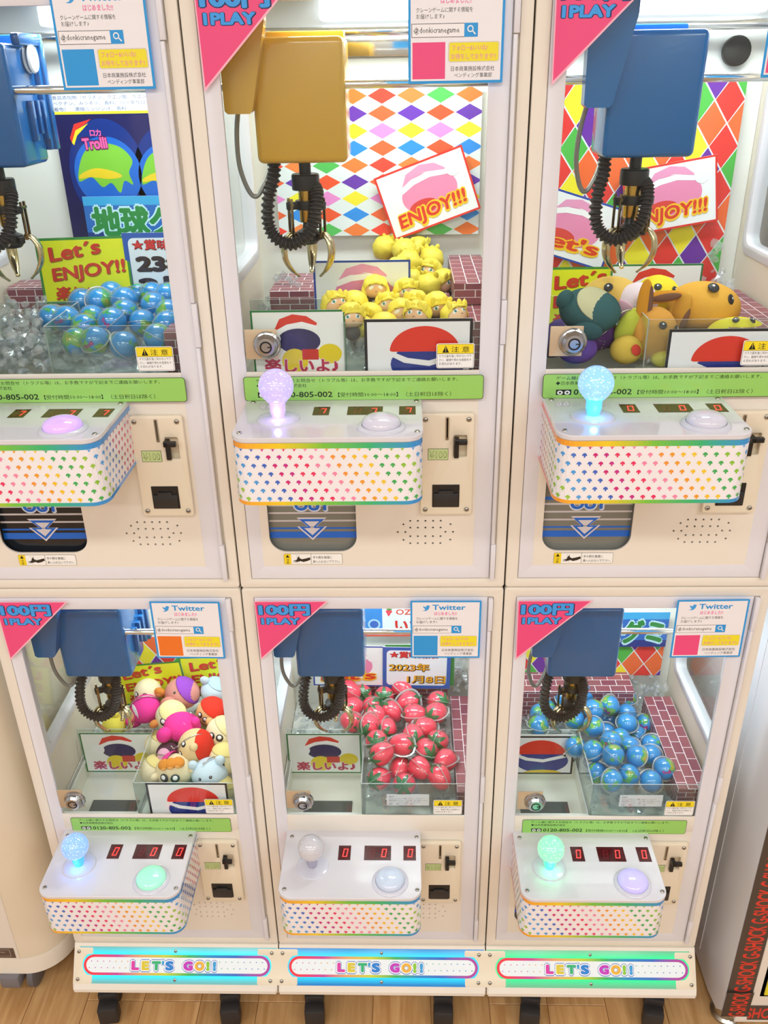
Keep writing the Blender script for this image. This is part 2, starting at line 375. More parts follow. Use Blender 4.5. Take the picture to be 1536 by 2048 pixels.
def caution_sticker():
    A = Art(); w, h = .0525, .0355
    A.poly(rrect(0, 0, w, h, .003), '#f6f6f4', 0); A.poly(rrect(.001, .001, w - .001, h - .001, .0025), '#28282a', 1); A.poly(rrect(.0014, .0014, w - .0014, h - .0014, .0022), '#f7f7f5', 2)
    A.rect(.0014, .0212, w - .0014, h - .0014, '#f4dc28', 3, .001); A.rect(.0014, .0208, w - .0014, .0213, '#28282a', 4)
    A.poly([(.008, .0225), (.0175, .0225), (.01275, .0325)], '#1c1c1e', 4); A.rect(.0124, .0255, .0131, .0305, '#f4dc28', 5); A.disc(.01275, .0242, .0005, '#f4dc28', 5, 6)
    A.text('注 意', .0205, .0236, .0092, '#1c1c1e', 4, .01, .025)
    for i, s in enumerate(('ガラス面を強く叩かないで下', 'さい。破損や思わぬ怪我をす', 'る恐れがあります。')):
        A.text(s, .0035, .0160 - i * .0055, .0042, '#303032', 3, .005, .045 if i < 2 else .032)
    return A
def warning_sticker():
    A = Art(); w, h = .0915, .019
    A.poly(rrect(0, 0, w, h, .002), '#3a3a3a', 0); A.poly(rrect(.0004, .0004, w - .0004, h - .0004, .0018), '#f7f7f4', 1)
    A.rect(.0004, .0004, .0115, h - .0004, '#f2d62a', 2); A.poly([(.003, .0125), (.009, .0125), (.006, .0178)], '#1c1c1e', 3)
    A.text('注', .0038, .0068, .0046, '#2a2a2a', 3, .01); A.text('意', .0038, .0016, .0046, '#2a2a2a', 3, .01)
    A.poly([(.013, .006), (.02, .0085), (.0215, .012), (.024, .0155), (.0245, .0118), (.028, .0095), (.033, .0105), (.041, .0128), (.0418, .0088), (.036, .006), (.030, .0045), (.026, .0062), (.02, .0045), (.0132, .0036), (.02, .006)], '#2c2826', 3)
    A.rect(.0205, .002, .0208, .017, '#8a8a8a', 2); A.rect(.0237, .002, .024, .017, '#8a8a8a', 2); A.rect(.0425, .0004, .0430, h - .0004, '#3a3a3a', 3)
    A.text('手や腕を無理に', .0455, .0105, .0055, '#3c3c3c', 3, 0, .03); A.text('奥へ入れないで下さい。', .0455, .003, .0055, '#3c3c3c', 3, 0, .043)
    return A
def outlet_print():
    A = Art()
    for y0, y1, c in ((.149, .1545, '#1c73e0'), (.1405, .144, '#d2d0d4'), (.1275, .1305, '#d2d0d4'), (.114, .117, '#cfcdd2'), (.101, .104, '#1c6fe0'), (.0855, .0965, '#1c6fe0')):
        A.rect(.0535, y0, .1885, y1, c, 0)
    A.text('OUT', .092, .1335, .026, '#dbe9fa', 1, .12, .060); A.text('OUT', .094, .1345, .024, '#1c6fe0', 2, .06, .055)
    a = lambda s: [(.1195 + x * s, .1035 + y * s) for x, y in ((-1.5, 1.15), (1.5, 1.15), (.45, .15), (1.5, .15), (0, -1.4), (-1.5, .15), (-.45, .15))]
    A.poly(a(.0155), '#e6e4ea', 3); A.poly(a(.0132), '#1c6fe0', 4)
    A.poly([(.1195 + x * .0118, .1035 + y * .0118) for x, y in ((-1.0, .95), (1.0, .95), (0, -.05))], '#e4e2ea', 5); A.poly([(.1195 + x * .0118, .1035 + y * .0118) for x, y in ((-1.05, -.05), (-.3, -.05), (0, .25), (.3, -.05), (1.05, -.05), (0, -1.1))], '#e4e2ea', 5)
    return A
SEG = {'0': 'abcdef', '8': 'abcdefg', '7': 'abc'}
def digit_art(w, h, digits):
    """seven segment digits; digits = list of (x, char, lit)"""
    A = Art(); B = Art()
    A.rect(0, 0, w, h, '#4a0c10', 0)
    for x, ch, lit in digits:
        dw, dh, t = .0085, .0185, .0016; y = (h - dh) / 2
        segs = {'a': (0, dh - t, dw, dh), 'g': (0, dh / 2 - t / 2, dw, dh / 2 + t / 2), 'd': (0, 0, dw, t), 'f': (0, dh / 2, t, dh), 'e': (0, 0, t, dh / 2), 'b': (dw - t, dh / 2, dw, dh), 'c': (dw - t, 0, dw, dh / 2)}
        for k, (a, b2, c, d) in segs.items():
            on = lit and k in SEG[ch]; T = lambda X, Y: (X + .12 * (Y - y), Y)
            (B if on else A).rect(x + a + .0002, y + b2 + .0002, x + c - .0002, y + d - .0002, '#ff2a28' if on else '#7a1a1c', 1, T=T)
    return A, B
def lets_go():
    A = Art(); w, h = .384, .043    # pill
    def pill(x0, x1, y0, y1, L, colf, n=60):
        r = (y1 - y0) / 2
        pts = [(x0 + r + r * math.cos(a), (y0 + y1) / 2 + r * math.sin(a)) for a in [PI / 2 + PI * k / 12 for k in range(13)]]
        A.poly(pts, colf(0), L)
        pts = [(x1 - r + r * math.cos(a), (y0 + y1) / 2 + r * math.sin(a)) for a in [-PI / 2 + PI * k / 12 for k in range(13)]]
        A.poly(pts, colf(1), L)
        for i in range(n):
            a, b2 = x0 + r + (x1 - x0 - 2 * r) * i / n, x0 + r + (x1 - x0 - 2 * r) * (i + 1) / n
            A.rect(a, y0, b2, y1, colf((i + .5) / n), L)
    def cf(t):
        st = ['#ee3a4c', '#c8489c', '#e0a86a', '#c8d23a', '#44b45a', '#2c8ad0', '#3c6cc8', '#b04aa4']
        t = max(0, min(.9999, t)) * (len(st) - 1); i = int(t); a, b2 = lin(st[i]), lin(st[i + 1]); t -= i
        return tuple(a[k] * (1 - t) + b2[k] * t for k in range(3))
    pill(0, w, 0, h, 0, cf); pill(.0055, w - .0055, .0055, h - .0055, 1, lambda t: lin('#e6f0f6'), 1)
    for r_ in range(2):
        for k in range(10):
            for side in (0, 1):
                x = (.016 + k * .0125 - r_ * .004) if not side else (w - .016 - k * .0125 + r_ * .004)
                if .098 < x < w - .098 and not side: continue
                if side and x < .276: continue
                A.disc(x, h / 2 + .0075 - r_ * .0135, .0012, ['#c060b0', '#d8a040', '#c8c848', '#50b080', '#58b898', '#3c80c8'][min(5, int(x / w * 6))], 2, 8)
    for s, x, c, f in (('L', .098, '#d83ca8', .015), ('E', .119, '#d8c83c', .015), ('T', .140, '#34b478', .018), ("'", .1605, '#38a0d8', .004), ('S', .168, '#2c84d8', .016), ('G', .205, '#c43cc0', .019), ('O', .2285, '#e8b43c', .019), ('!', .252, '#88c83c', .006), ('!', .2655, '#3ca0dc', .006)):
        A.text(s, x - .0022, .0105, .0285, '#4a78c8', 2, .16, f + .0064); A.text(s, x - .0014, .0112, .027, '#f0f4fa', 3, .12, f + .0048); A.text(s, x + .0008, .0125, .0235, c, 4, .09, f + .001)
    return A

# ------------------------------------------------------------------ crane game machine
def glow(name, c, s): return mat(name, c, 0.3, emit=c, estr=s)
def cab_meshes():
    M = {}
    M['front_frame'] = plate('front_frame', cream, [rrect(.0012, .0008, .4188, H - .0012, .005), rrect(.0195, .016, .4035, .8308, .002)], .012, .0015)
    M['door_jamb'] = plate('door_jamb', cream2, [rrect(.0180, .015, .4050, .832), rrect(.0405, .038, .3695, .811)], .006)
    win = rrect(.05, .47, .30, .775, .018)
    sp = plate('side_panel', cream2, [rrect(.012, .002, .358, H - .003), win], .018, 0, 'YZ')
    M['side_panel'] = sp
    fr = plate('window_frame', alu, [rrect(.038, .455, .312, .79, .022), rrect(.052, .472, .298, .773, .018)], .022, .0015, 'YZ')
    M['window_frame'] = fr
    M['pane'] = box('pane', glass, -.012, -.010, .05, .30, .47, .775)
    M['back_panel'] = box('back_panel', inner, .02, .40, .335, .36, .002, H - .003)
    M['roof_panel'] = box('roof_panel', inner, .02, .40, .012, .335, .832, .845)
    M['floor_panel'] = plate('floor_panel', inner, [rrect(.022, .012, .398, .335), rrect(.032, .018, .178, .160)], .006, 0, 'XY')
    M['base_panel'] = box('base_panel', cream2, .02, .40, .012, .335, .003, .012)
    bm = bmesh.new()   # prize chute below the field
    add_box(bm, .024, .030, .014, .166, .300, .345); add_box(bm, .180, .186, .014, .166, .300, .345); add_box(bm, .024, .186, .160, .166, .300, .345)
    M['chute'] = finish(bm, 'chute', mat('chute_white', '#e6e6da', .35))
    bm = bmesh.new(); add_box(bm, .024, .186, .012, .166, .292, .300); M['chute_bottom'] = finish(bm, 'chute_bottom', mat('chute_white', '', .35))
    M['chute_hole_shade'] = box('chute_hole_shade', mat('dark_plate', '#5d625e', .3), .062, .156, .015, .090, .3002, .302, .0008)  # dark plate on the chute floor, its colour standing in for a shaded opening
    # outer door
    M['door_frame'] = plate('door_frame', alu, [rrect(.0202, .0172, .3945, .8300, .001), rrect(.0416, .0405, .3682, .8085, .001)], .007, .0012)
    hs_ = []
    bm = bmesh.new()
    for v0, v1, u1 in ((.0172, .0805, .4025), (.0815, .394, .4005), (.395, .4555, .4025), (.4565, .769, .4005), (.7700, .8300, .4025)):
        hs_.append((v0, v1, u1))
    bm.free(); M['hinges'] = hs_
    oc = (rrect(.0535, .066, .1885, .20, .026, 8, (1, 1, 0, 0)))
    holes = []
    for r_, (v, us) in enumerate(((.1192, (0, 1, 2, 3, 4)), (.1132, (-.9, 5.3)), (.1076, (0, 1, 2, 3, 4)), (.1, (-1.65, -.65, 4.65, 5.65)), (.0925, (0, 1, 2, 3, 4)), (.0863, (-.9, 5.3)), (.0803, (0, 1, 2, 3, 4)))):
        for k in us: holes.append(circ(.2712 + k * .0116, v, .00175, 8))
    M['lower_panel'] = plate('lower_panel', cream, [rrect(.0412, .040, .3686, .3185), oc] + holes, .003)
    M['band'] = box('upper_band', cream, .0412, .3686, -.0012, .002, .3188, .3572, .0008)
    M['speaker_back'] = box('speaker_back', seam, .245, .345, .0032, .006, .072, .128)
    M['glass_pane'] = box('glass_pane', glass, .0412, .3686, .0010, .0038, .3565, .8090)
    M['outlet_box'] = plate('outlet_box', mat('outlet_grey', '#8d918e', .5), [rrect(.045, .05, .195, .205), rrect(.05, .06, .192, .2)], .08)
    M['outlet_flap'] = box('outlet_flap', mat('smoked_flap', '#84867f', .12), .0505, .1915, .010, .012, .062, .205, .0005)
    M['outlet_flap_dark'] = box('outlet_flap_dark', mat('smoked_flap_dark', '#22262c', .1), .0505, .1915, .010, .012, .062, .205, .0005)
    M['outlet_print'] = outlet_print().mesh('outlet_print', PRINTG)
    # control box
    R = .022
    M['box_body'] = box_body = None
    bm = bmesh.new()
    def outl(g, z, lip=0):
        return [Vector(p) for p in [(BX - g, 0, z)] + [(BX + R - (R + g) * math.cos(a), -(BD - R) - (R + g) * math.sin(a), z) for a in [k / 8 * PI / 2 for k in range(9)]] + [(BX + BW - R + (R + g) * math.sin(a), -(BD - R) - (R + g) * math.cos(a), z) for a in [k / 8 * PI / 2 for k in range(9)]] + [(BX + BW + g, 0, z)]]
    def loft(bm, rings, mi=0):
        RR = [[bm.verts.new(p) for p in r] for r in rings]; n = len(RR[0])
        for a, c in zip(RR, RR[1:]):
            for k in range(n):
                f = bm.faces.new((a[k], a[(k + 1) % n], c[(k + 1) % n], c[k])); f.material_index = mi
        bm.faces.new(RR[0][::-1]); bm.faces.new(RR[-1])
    loft(bm, [outl(-.0015, BZ0), outl(0, BZ0 + .0015), outl(0, BZ1)]); M['box_body'] = autosmooth(finish(bm, 'box_body', mat('box_white', '#e9e6e6', .3)), 30)
    bm = bmesh.new(); loft(bm, [outl(.0002, BZ1), outl(.0016, BZ1 + .0012), outl(.0016, BZ1 + .0062), outl(.0006, BZ1 + .0076)])
    M['top_lid'] = autosmooth(finish(bm, 'top_lid', mat('white_lid', '#dcdae0', .1, coat=.5)), 30)
    M['wrap'] = box_pattern()
    zt = BZ1 + .0076
    scr = [(.0038, 0), (.0036, .0009), (.0024, .0018), (0, .002)]
    bm = bmesh.new(); add_lathe(bm, scr, 14); 
    for a in (0, PI / 2):
        add_box(bm, -.0017, .0017, -.0003, .0003, .0017, .0021, mi=1)
        if a == 0: bmesh.ops.rotate(bm, verts=[v for v in bm.verts if v.co.z > .0016 and abs(v.co.y) < .0004 and v.co.z != .002 and v.co.z != .0018], cent=(0, 0, 0), matrix=Matrix.Rotation(PI / 2, 3, 'Z'))
    M['screw'] = finish(bm, 'screw', [steel, seam])
    M['screw_front'] = M['screw'].copy(); M['screw_front'].transform(FRONT)
    M['disc'] = lathe('base_disc', mat('disc_white', '#d2d2de', .15), [(.029, 0), (.0285, .0016), (.024, .0030), (.0105, .0034), (0, .0034)], 40)
    M['btn_rim'] = lathe('button_rim', mat('disc_white', '', .15), [(.032, 0), (.0318, .002), (.029, .0044), (.0262, .0050), (.0255, .004), (0, .004)], 40)
    prof = [(.0252 * math.cos(a), .0045 + .0035 + .0105 * math.sin(a)) for a in [k / 8 * PI / 2 for k in range(9)]]; prof[-1] = (0, prof[-1][1])
    M['btn'] = [(.0252, .0045)] + prof
    # coin unit
    M['coin_plate'] = plate('coin_plate', cream3, [rrect(.2868, .1345, .3636, .2958, .004), rrect(.3236, .2565, .3262, .2895, .0006), rrect(.3345, .2285, .3535, .2625, .002)], .008, .0015)
    M['slot_lip'] = plate('slot_lip', steel, [rrect(.3225, .2555, .3273, .2905, .001), rrect(.3238, .2568, .3260, .2892, .0006)], .002)
    M['slot_back'] = box('slot_back', seam, .3195, .3305, .0, .001, .2545, .2915)
    bm = bmesh.new(); add_box(bm, .3350, .3420, -.007, -.001, .2285, .2600, .001); add_box(bm, .3350, .3535, -.016, -.009, .2525, .2605, .0015); add_box(bm, .3350, .3420, -.016, -.001, .2525, .2605, .001)
    M['return_lever'] = autosmooth(finish(bm, 'return_lever', dark))
    M['lever_recess'] = box('lever_recess', mat('recess_cream', '#d9cdb4', .5), .3335, .3545, -.001, .0, .2275, .2635)
    M['coin_door'] = plate('coin_door', dark, [rrect(.3040, .1475, .3445, .1845, .001)], .002, .0005)
    bm = bmesh.new(); add_box(bm, .3062, .3423, -.003, .0, .1495, .1712, .0006); add_box(bm, .3135, .3350, -.0036, .0, .1712, .1755, .0006)
    M['coin_flap'] = autosmooth(finish(bm, 'coin_flap', mat('charcoal_flap', '#2b2c2f', .3)))
    A = Art(); A.rect(0, 0, .0295, .0178, '#26331f', 0); A.rect(.0006, .0006, .0289, .0172, '#c6dc9a', 1); A.text('¥100', .0148, .0035, .0145, '#31402a', 2, .02, .025, 'c'); A.text('¥100', .0148, .0042, .0131, '#c6dc9a', 3, -.03, .024, 'c')
    M['tag'] = A.mesh('price_tag')
    # lock
    M['lock_plate'] = box('lock_plate', mat('lock_bracket', '#cdb89a', .3, .35), .0435, .0885, -.0035, -.001, .3765, .4185, .0008)
    bm = bmesh.new(); add_lathe(bm, [(.0192, 0), (.0192, .0035), (.0180, .0055), (.016, .0065), (.0155, .0105), (.012, .0145), (.0085, .0148), (.0082, .0135), (.0064, .0135), (.0062, .0148), (0, .0148)], 32, FRONT)
    M['lock'] = autosmooth(finish(bm, 'lock_cylinder', mat('satin_nickel', '#b4b3b2', .22, 1.0)), 25)
    bm = bmesh.new(); add_lathe(bm, [(.0082, .0137), (.0064, .0137)], 24, FRONT); add_box(bm, .002, .0062, -.0155, -.0148, -.0007, .0007); M['lock_core'] = finish(bm, 'keyway', seam)
    # acrylic fence
    ap = lambda n, x0, x1, y0, y1, z0=.345, z1=.422: sheet(n, x0, x1, y0, y1, z0, z1)
    M['fence_front'] = ap('fence_sheet', .180, .394, .0120, .0142); M['fence_side'] = ap('fence_sheet', .1790, .1812, .0145, .158); M['fence_back'] = ap('fence_sheet', .026, .1788, .158, .1602)
    bm = bmesh.new()
    for y, z, r_ in ((.06, .719, .006), (.27, .784, .007)): add_tube(bm, [(.012, y, z), (.408, y, z)], r_, 14)
    M['rail_a'] = box('x', chrome, 0, .1, 0, .1, 0, .1); bm.free()
    for key, y, z, r_ in (('rail1', .068, .718, .0055), ('rail2', .27, .784, .0068)):
        bm = bmesh.new(); add_tube(bm, [(.008, y, z), (.396, y, z)], r_, 16); M[key] = finish(bm, 'rail', chrome)
    bm = bmesh.new(); add_box(bm, .14, .378, .300, .330, .800, .828, .004); M['tube'] = autosmooth(finish(bm, 'light_tube', glow('tube_light', '#f6fbff', 2.4)))
    M['tube_mount'] = box('tube_mount', mat('mount_grey', '#c9ced2', .35), .03, .39, .326, .335, .792, .832)
    M['mirror_strip'] = box('mirror_strip', chrome, .17, .30, .327, .3345, .752, .786, .001)
    bm = bmesh.new(); add_lathe(bm, [(.004, 0), (.02, 0), (.021, .003), (.021, .012), (.018, .014), (0, .014)], 24, Matrix.Translation((.349, .334, .75)) @ FRONT)
    M['pulley'] = autosmooth(finish(bm, 'pulley', rubber))
    return M
def sheet(n, x0, x1, y0, y1, z0, z1):
    """clear sheet whose cut edges look milky"""
    bm = bmesh.new(); add_box(bm, x0, x1, y0, y1, z0, z1); bmesh.ops.recalc_face_normals(bm, faces=bm.faces)
    ar = sorted(bm.faces, key=lambda f: -f.calc_area())
    for i, f in enumerate(ar): f.material_index = 0 if i < 2 else 1
    return finish(bm, n, [acryl, acryl_edge])
G = cab_meshes()
def machine(c, row, label, knob=('#ffffff', 0), button=('#ffffff', 0), qr='#ee4f86', contact=True, dark_plate=False, tri=0, tw=(0.0, 0.0), warn=True, digits='0', contact_du=0.0):
    R0 = root('crane_game_machine', (c * W, 0, ZF + (H if row == 0 else 0)), label, 'arcade machine', 'crane game machines')
    P = lambda n, k, par=R0, loc=(0, 0, 0), rot=(0, 0, 0): obj(n, G[k] if isinstance(k, str) else k, par, loc, rot)
    P('front_frame', 'front_frame'); P('door_jamb', 'door_jamb', loc=(0, .0042, 0))
    for u in (.0205, .4185):
        P('side_panel', 'side_panel', loc=(u, 0, 0))
        f = P('window_frame', 'window_frame', loc=(u + .002, 0, 0)); P('pane', 'pane', f)
    for k in ('back_panel', 'roof_panel', 'base_panel', 'glass_pane', 'door_frame', 'chute', 'speaker_back', 'tube_mount', 'mirror_strip', 'pulley'): P(k, k)
    P('floor_panel', 'floor_panel', loc=(0, 0, .345)); P('upper_band', 'band'); P('light_tube', 'tube')
    P('chute_floor', 'chute_bottom'); P('chute_hole_shade', 'chute_hole_shade')
    for k in ('rail1', 'rail2'): P('rail', k)
    for k in ('fence_front', 'fence_side', 'fence_back'): P('fence_sheet', k)
    area('inner_lamp', (.25, .16, .828), .28, .06, 1.65, (.95, 1, 1), parent=R0)
    for v0, v1, u1 in G['hinges']:
        P('hinge', cached(('hinge', v0), lambda: box('hinge', alu, .3953, u1, -.0075, 0.001, v0, v1, .001)))
    P('lower_panel', 'lower_panel')
    ob = P('outlet_box', 'outlet_box', loc=(0, .004, 0)); P('outlet_flap', 'outlet_flap_dark' if dark_plate else 'outlet_flap'); P('outlet_print', 'outlet_print', loc=(0, .0098, 0))
    # control box
    B = P('control_box', 'box_body'); P('patterned_wrap', 'wrap', B); P('top_lid', 'top_lid', B)
    zt = BZ1 + .0076
    for x, y in ((.0499, -.0143), (.2805, -.0143), (.0499, -.1307), (.2805, -.1307)): P('screw', 'screw', B, (x, y, zt))
    kx, ky = .0945, -.082
    kc, ks = knob
    P('base_disc', 'disc', B, (kx, ky, zt))
    stemm = clear('stick_clear_' + kc[1:], kc, 1.45, .05, .25) if not ks else glow('stick_' + kc[1:], kc, ks * .9)
    ballm = cached(('kb', kc, ks), lambda: knob_mat(kc, ks))
    P('joystick_stem', lathe('joystick_stem', stemm, [(.0085, .002), (.0085, .006), (.0105, .012), (.0105, .024), (.014, .027)], 24), B, (kx, ky, zt))
    P('joystick_ball', lathe('joystick_ball', ballm, [(.0235 * math.sin(a) if 0 < k < 20 else 0, .0465 - .0235 * math.cos(a)) for k, a in ((k, k / 20 * PI) for k in range(21))], 32), B, (kx, ky, zt))
    if ks:
        l = bpy.data.lights.new('stick_lamp', 'POINT'); l.energy = .018 * ks; l.color = lin(kc); l.shadow_soft_size = .005
        o = bpy.data.objects.new('stick_lamp', l); COL.objects.link(o); o.parent = B; o.location = (kx, ky - .0135, zt + .014)
    bc, bs = button
    P('button_rim', 'btn_rim', B, (.2335, -.1145, zt))
    P('push_button', lathe('push_button', mat('button_' + bc[1:] + str(bs), bc, .12, emit=bc if bs else None, estr=bs, coat=.5), G['btn'], 40), B, (.2335, -.1145, zt))
    for i, (x, w, dg) in enumerate(((.1385, .0225, [(.0075, digits, True)]), (.1855, .0485, [(.009, '8', False), (.0305, digits, True)]), (.2565, .0225, [(.007, digits, True)]))):
        for lit in (0, 1):
            def mk():
                a, b2 = digit_art(w, .033, dg)
                return (b2.mesh('lit_digit', print_mat('red_led', .4, 5.0), flat=True) if lit else a.mesh('digit_display', PRINTG, flat=True))
            P('lit_digit' if lit else 'digit_display', cached(('dig', i, lit, digits), mk), B, (x, -.068, zt + .0002))
    # coin unit
    K = P('coin_plate', 'coin_plate', loc=(0, -.009, 0))
    for k in ('slot_lip',): P('coin_slot', k, K, (0, -.001, 0))
    P('slot_recess', 'slot_back', K, (0, .0072, 0))
    P('lever_recess', 'lever_recess', K, (0, .0085, 0)); P('return_lever', 'return_lever', K, (0, .002, 0)); P('coin_door', 'coin_door', K, (0, -.0012, 0)); P('coin_flap', 'coin_flap', K, (0, -.0008, 0)); P('price_tag', 'tag', K, (.2974, -.0006, .2245))
    for x, v in ((.2936, .287), (.3556, .287), (.2936, .1433), (.3556, .1433)): P('screw', 'screw_front', K, (x, -.0003, v))
    # lock
    Lk = P('lock_plate', 'lock_plate'); P('lock_cylinder', 'lock', Lk, (.0745, -.0035, .3975)); P('keyway', 'lock_core', Lk, (.0745, -.0035, .3975))
    # stickers
    st = lambda n, key, art, loc, rot=0: obj(n, cached(key, lambda: art().mesh(n, PRINTG)), R0, loc, (0, rot, 0))
    st('price_sticker', 'tri', price_sticker, (.0212, -.0078, .8285), tri)
    st('follow_sticker', ('tw', qr), lambda: follow_sticker(qr), (.2710 + tw[0], -.0078, .8290), tw[1])
    if contact: st('contact_sticker', ('ct', row), lambda: contact_sticker() if row else contact_wide(), ((.0555, -.0022, .3150) if row else (.0372, -.0078, .3168)) if row else (.0372, -.0078, .3168))
    st('caution_sticker', 'cau', caution_sticker, (.3115 if row else .3085, -.0002, .3600))
    if warn: st('warning_sticker', 'wrn', warning_sticker, (.0735, -.0004, .0437))
    # wear: small scuffs
    return R0
def contact_wide():
    A = contact_sticker(); s = .3375 / .3; A.v = [(x * s, y * 1.04, l) for x, y, l in A.v]; return A
def knob_mat(c, s):
    """bubbled clear ball lit from below"""
    m = bpy.data.materials.new('bubble_ball_' + c[1:]); m.use_nodes = True; nt = m.node_tree; b = nt.nodes['Principled BSDF']
    tc = nt.nodes.new('ShaderNodeTexCoord'); v = nt.nodes.new('ShaderNodeTexVoronoi'); v.inputs['Scale'].default_value = 260
    r = nt.nodes.new('ShaderNodeValToRGB'); r.color_ramp.elements[0].position = .12; r.color_ramp.elements[0].color = (1, 1, 1, 1); r.color_ramp.elements[1].position = .3
    col = lin(c); r.color_ramp.elements[1].color = (*[.55 + .45 * x for x in col], 1) if not s else (*[.25 + .75 * x for x in col], 1)
    L = nt.links.new; L(tc.outputs['Object'], v.inputs['Vector']); L(v.outputs['Distance'], r.inputs[0]); L(r.outputs[0], b.inputs['Base Color'])
    b.inputs['Roughness'].default_value = .08; b.inputs['Coat Weight'].default_value = .5; b.inputs['Transmission Weight'].default_value = .35
    if s: L(r.outputs[0], b.inputs['Emission Color']); b.inputs['Emission Strength'].default_value = s * .42
    return m
UM = machine(1, 0, 'upper middle cream crane game machine with a yellow claw cover and diamond wallpaper', ('#b9a4f4', .9), ('#d9d7e6', 0), '#ee4f86', digits='7')
UL = machine(0, 0, 'upper left cream crane game machine filled with blue planet gummies', ('#c9c4f0', 0), ('#cda8f2', .45), '#2b9be4', dark_plate=True, digits='7')
UR = machine(2, 0, 'upper right cream crane game machine filled with large plush charms', ('#4fb4ff', 1.3), ('#d9d7e6', 0), '#ee4f86', digits='0')
LL = machine(0, 1, 'lower left cream crane game machine with a green lit button and round plush charms', ('#3f9cff', 1.2), ('#9df0cc', .35), '#f0792c', tw=(.0015, .01))
LM = machine(1, 1, 'lower middle cream crane game machine filled with red strawberry gummies', ('#dcd8ea', 0), ('#c6d2e6', .08), '#2b9be4', contact=False, warn=False)
LR = machine(2, 1, 'lower right cream crane game machine with a green lit stick and planet gummies', ('#4fe6a8', 1.2), ('#c0b8f4', .3), '#ee4f86', tw=(0.001, -.015))
for m_ in (LL, LR, LM): pass

# ------------------------------------------------------------------ lit bases, casters
SL = math.atan2(.045, .062)
def lit_panel_mat(c1, c2, s):
    """backlit strip: bright along the two rows of LEDs beside the pill, weaker away from them"""
    m = bpy.data.materials.new('backlit_' + c1[1:]); m.use_nodes = True; nt = m.node_tree; b = nt.nodes['Principled BSDF']; L = nt.links.new
    tc = nt.nodes.new('ShaderNodeTexCoord'); sp = nt.nodes.new('ShaderNodeSeparateXYZ'); L(tc.outputs['Object'], sp.inputs[0])
    ab = nt.nodes.new('ShaderNodeMath'); ab.operation = 'ABSOLUTE'; L(sp.outputs['Z'], ab.inputs[0])
    mr = nt.nodes.new('ShaderNodeMapRange'); mr.inputs['From Min'].default_value = .0215; mr.inputs['From Max'].default_value = .036; L(ab.outputs[0], mr.inputs[0])
    r = nt.nodes.new('ShaderNodeValToRGB'); r.color_ramp.elements[0].color = (*lin(c1), 1); r.color_ramp.elements[1].color = (*[x * .22 for x in lin(c2)], 1); r.color_ramp.elements[1].position = .85; L(mr.outputs[0], r.inputs[0])
    r2 = nt.nodes.new('ShaderNodeValToRGB'); r2.color_ramp.elements[0].color = (*[x * .2 for x in lin(c1)], 1); r2.color_ramp.elements[1].color = (*[x * .62 for x in lin(c2)], 1); r2.color_ramp.elements[1].position = .9; L(mr.outputs[0], r2.inputs[0]); L(r2.outputs[0], b.inputs['Base Color'])
    b.inputs['Roughness'].default_value = .25; L(r.outputs[0], b.inputs['Emission Color']); b.inputs['Emission Strength'].default_value = s
    return m
def base_mesh():
    bm = bmesh.new(); pr = [(0.0, -.003), (-.0455, -.0665), (-.052, -.0755), (-.0525, -.083), (-.050, -.086), (.30, -.086), (.30, -.002), (0.0, -.002)]
    a = [bm.verts.new((.0012, y, z)) for y, z in pr]; b2 = [bm.verts.new((.4188, y, z)) for y, z in pr]; n = len(pr)
    for k in range(n): bm.faces.new((a[k], a[(k + 1) % n], b2[(k + 1) % n], b2[k]))
    bm.faces.new(a[::-1]); bm.faces.new(b2)
    es = [e for e in bm.edges if abs(e.verts[0].co.x - e.verts[1].co.x) < 1e-6 and e.verts[0].co.y < -.01]
    bmesh.ops.bevel(bm, geom=es, offset=.0025, segments=2, affect='EDGES')
    return autosmooth(finish(bm, 'base_body', cream), 30)
def bracket_mesh(x0, x1, la, ra):
    """cream clip plate in slope coordinates (x, s up from middle); la/ra: pill ends bite into its left/right side"""
    t, b2 = .0325, -.0365; pts = []
    cr = .0235
    if ra is not None:
        pts += [(x1 - .002, b2), (x1, b2 + .002)]; y0 = -.0195; d = math.sqrt(cr ** 2 - y0 ** 2)
        a0 = math.asin(y0 / cr); pts += [(x1, y0 - .001)]
        for k in range(13): a = a0 * (1 - k / 6.0); pts.append((ra - cr * math.cos(a), cr * math.sin(a)))
        pts += [(x1, .0205), (x1, t - .002), (x1 - .002, t)]
    else: pts += [(x1 - .002, b2), (x1, b2 + .002), (x1, t - .002), (x1 - .002, t)]
    if la is not None:
        pts += [(x0 + .002, t), (x0, t - .002), (x0, .0205)]; a0 = math.asin(.0195 / cr)
        for k in range(13): a = a0 * (1 - k / 6.0); pts.append((la + cr * math.cos(a), cr * math.sin(a)))
        pts += [(x0, -.0205), (x0, b2 + .002), (x0 + .002, b2)]
    else: pts += [(x0 + .002, t), (x0, t - .002), (x0, b2 + .002), (x0 + .002, b2)]
    return plate('clip_plate', cream3, [pts], .0022, .0006)
base_me = base_mesh()
lg = lets_go(); lg.v = [(x * .382 / .384, y * .0395 / .043, l) for x, y, l in lg.v]
lg_me = {}
def screw_sl(par, x, s): obj('screw', G['screw_front'], par, (x, -.0012, s))
def lit_base(M_, first, last, c1, c2, s):
    B = obj('base_body', base_me, M_)
    mid = (0, -.006 * 0 - .0225, -.006 - .031)        # centre of the sloped face
    Pn = obj('lit_panel', box('lit_panel', lit_panel_mat(c1, c2, s), .012 if first else .0016, .408 if last else .4184, -.0022, .0, -.0365, .0345, .0004), M_, mid, (-SL, 0, 0))
    a = obj('lettered_strip', lg.mesh('lettered_strip', print_mat('backlit_print', .2, .1)), Pn, (.0218, -.0026, -.0200))
    screw_sl(Pn, .2096, .0275 - .001); screw_sl(Pn, .2096, -.0285)
    return Pn, mid
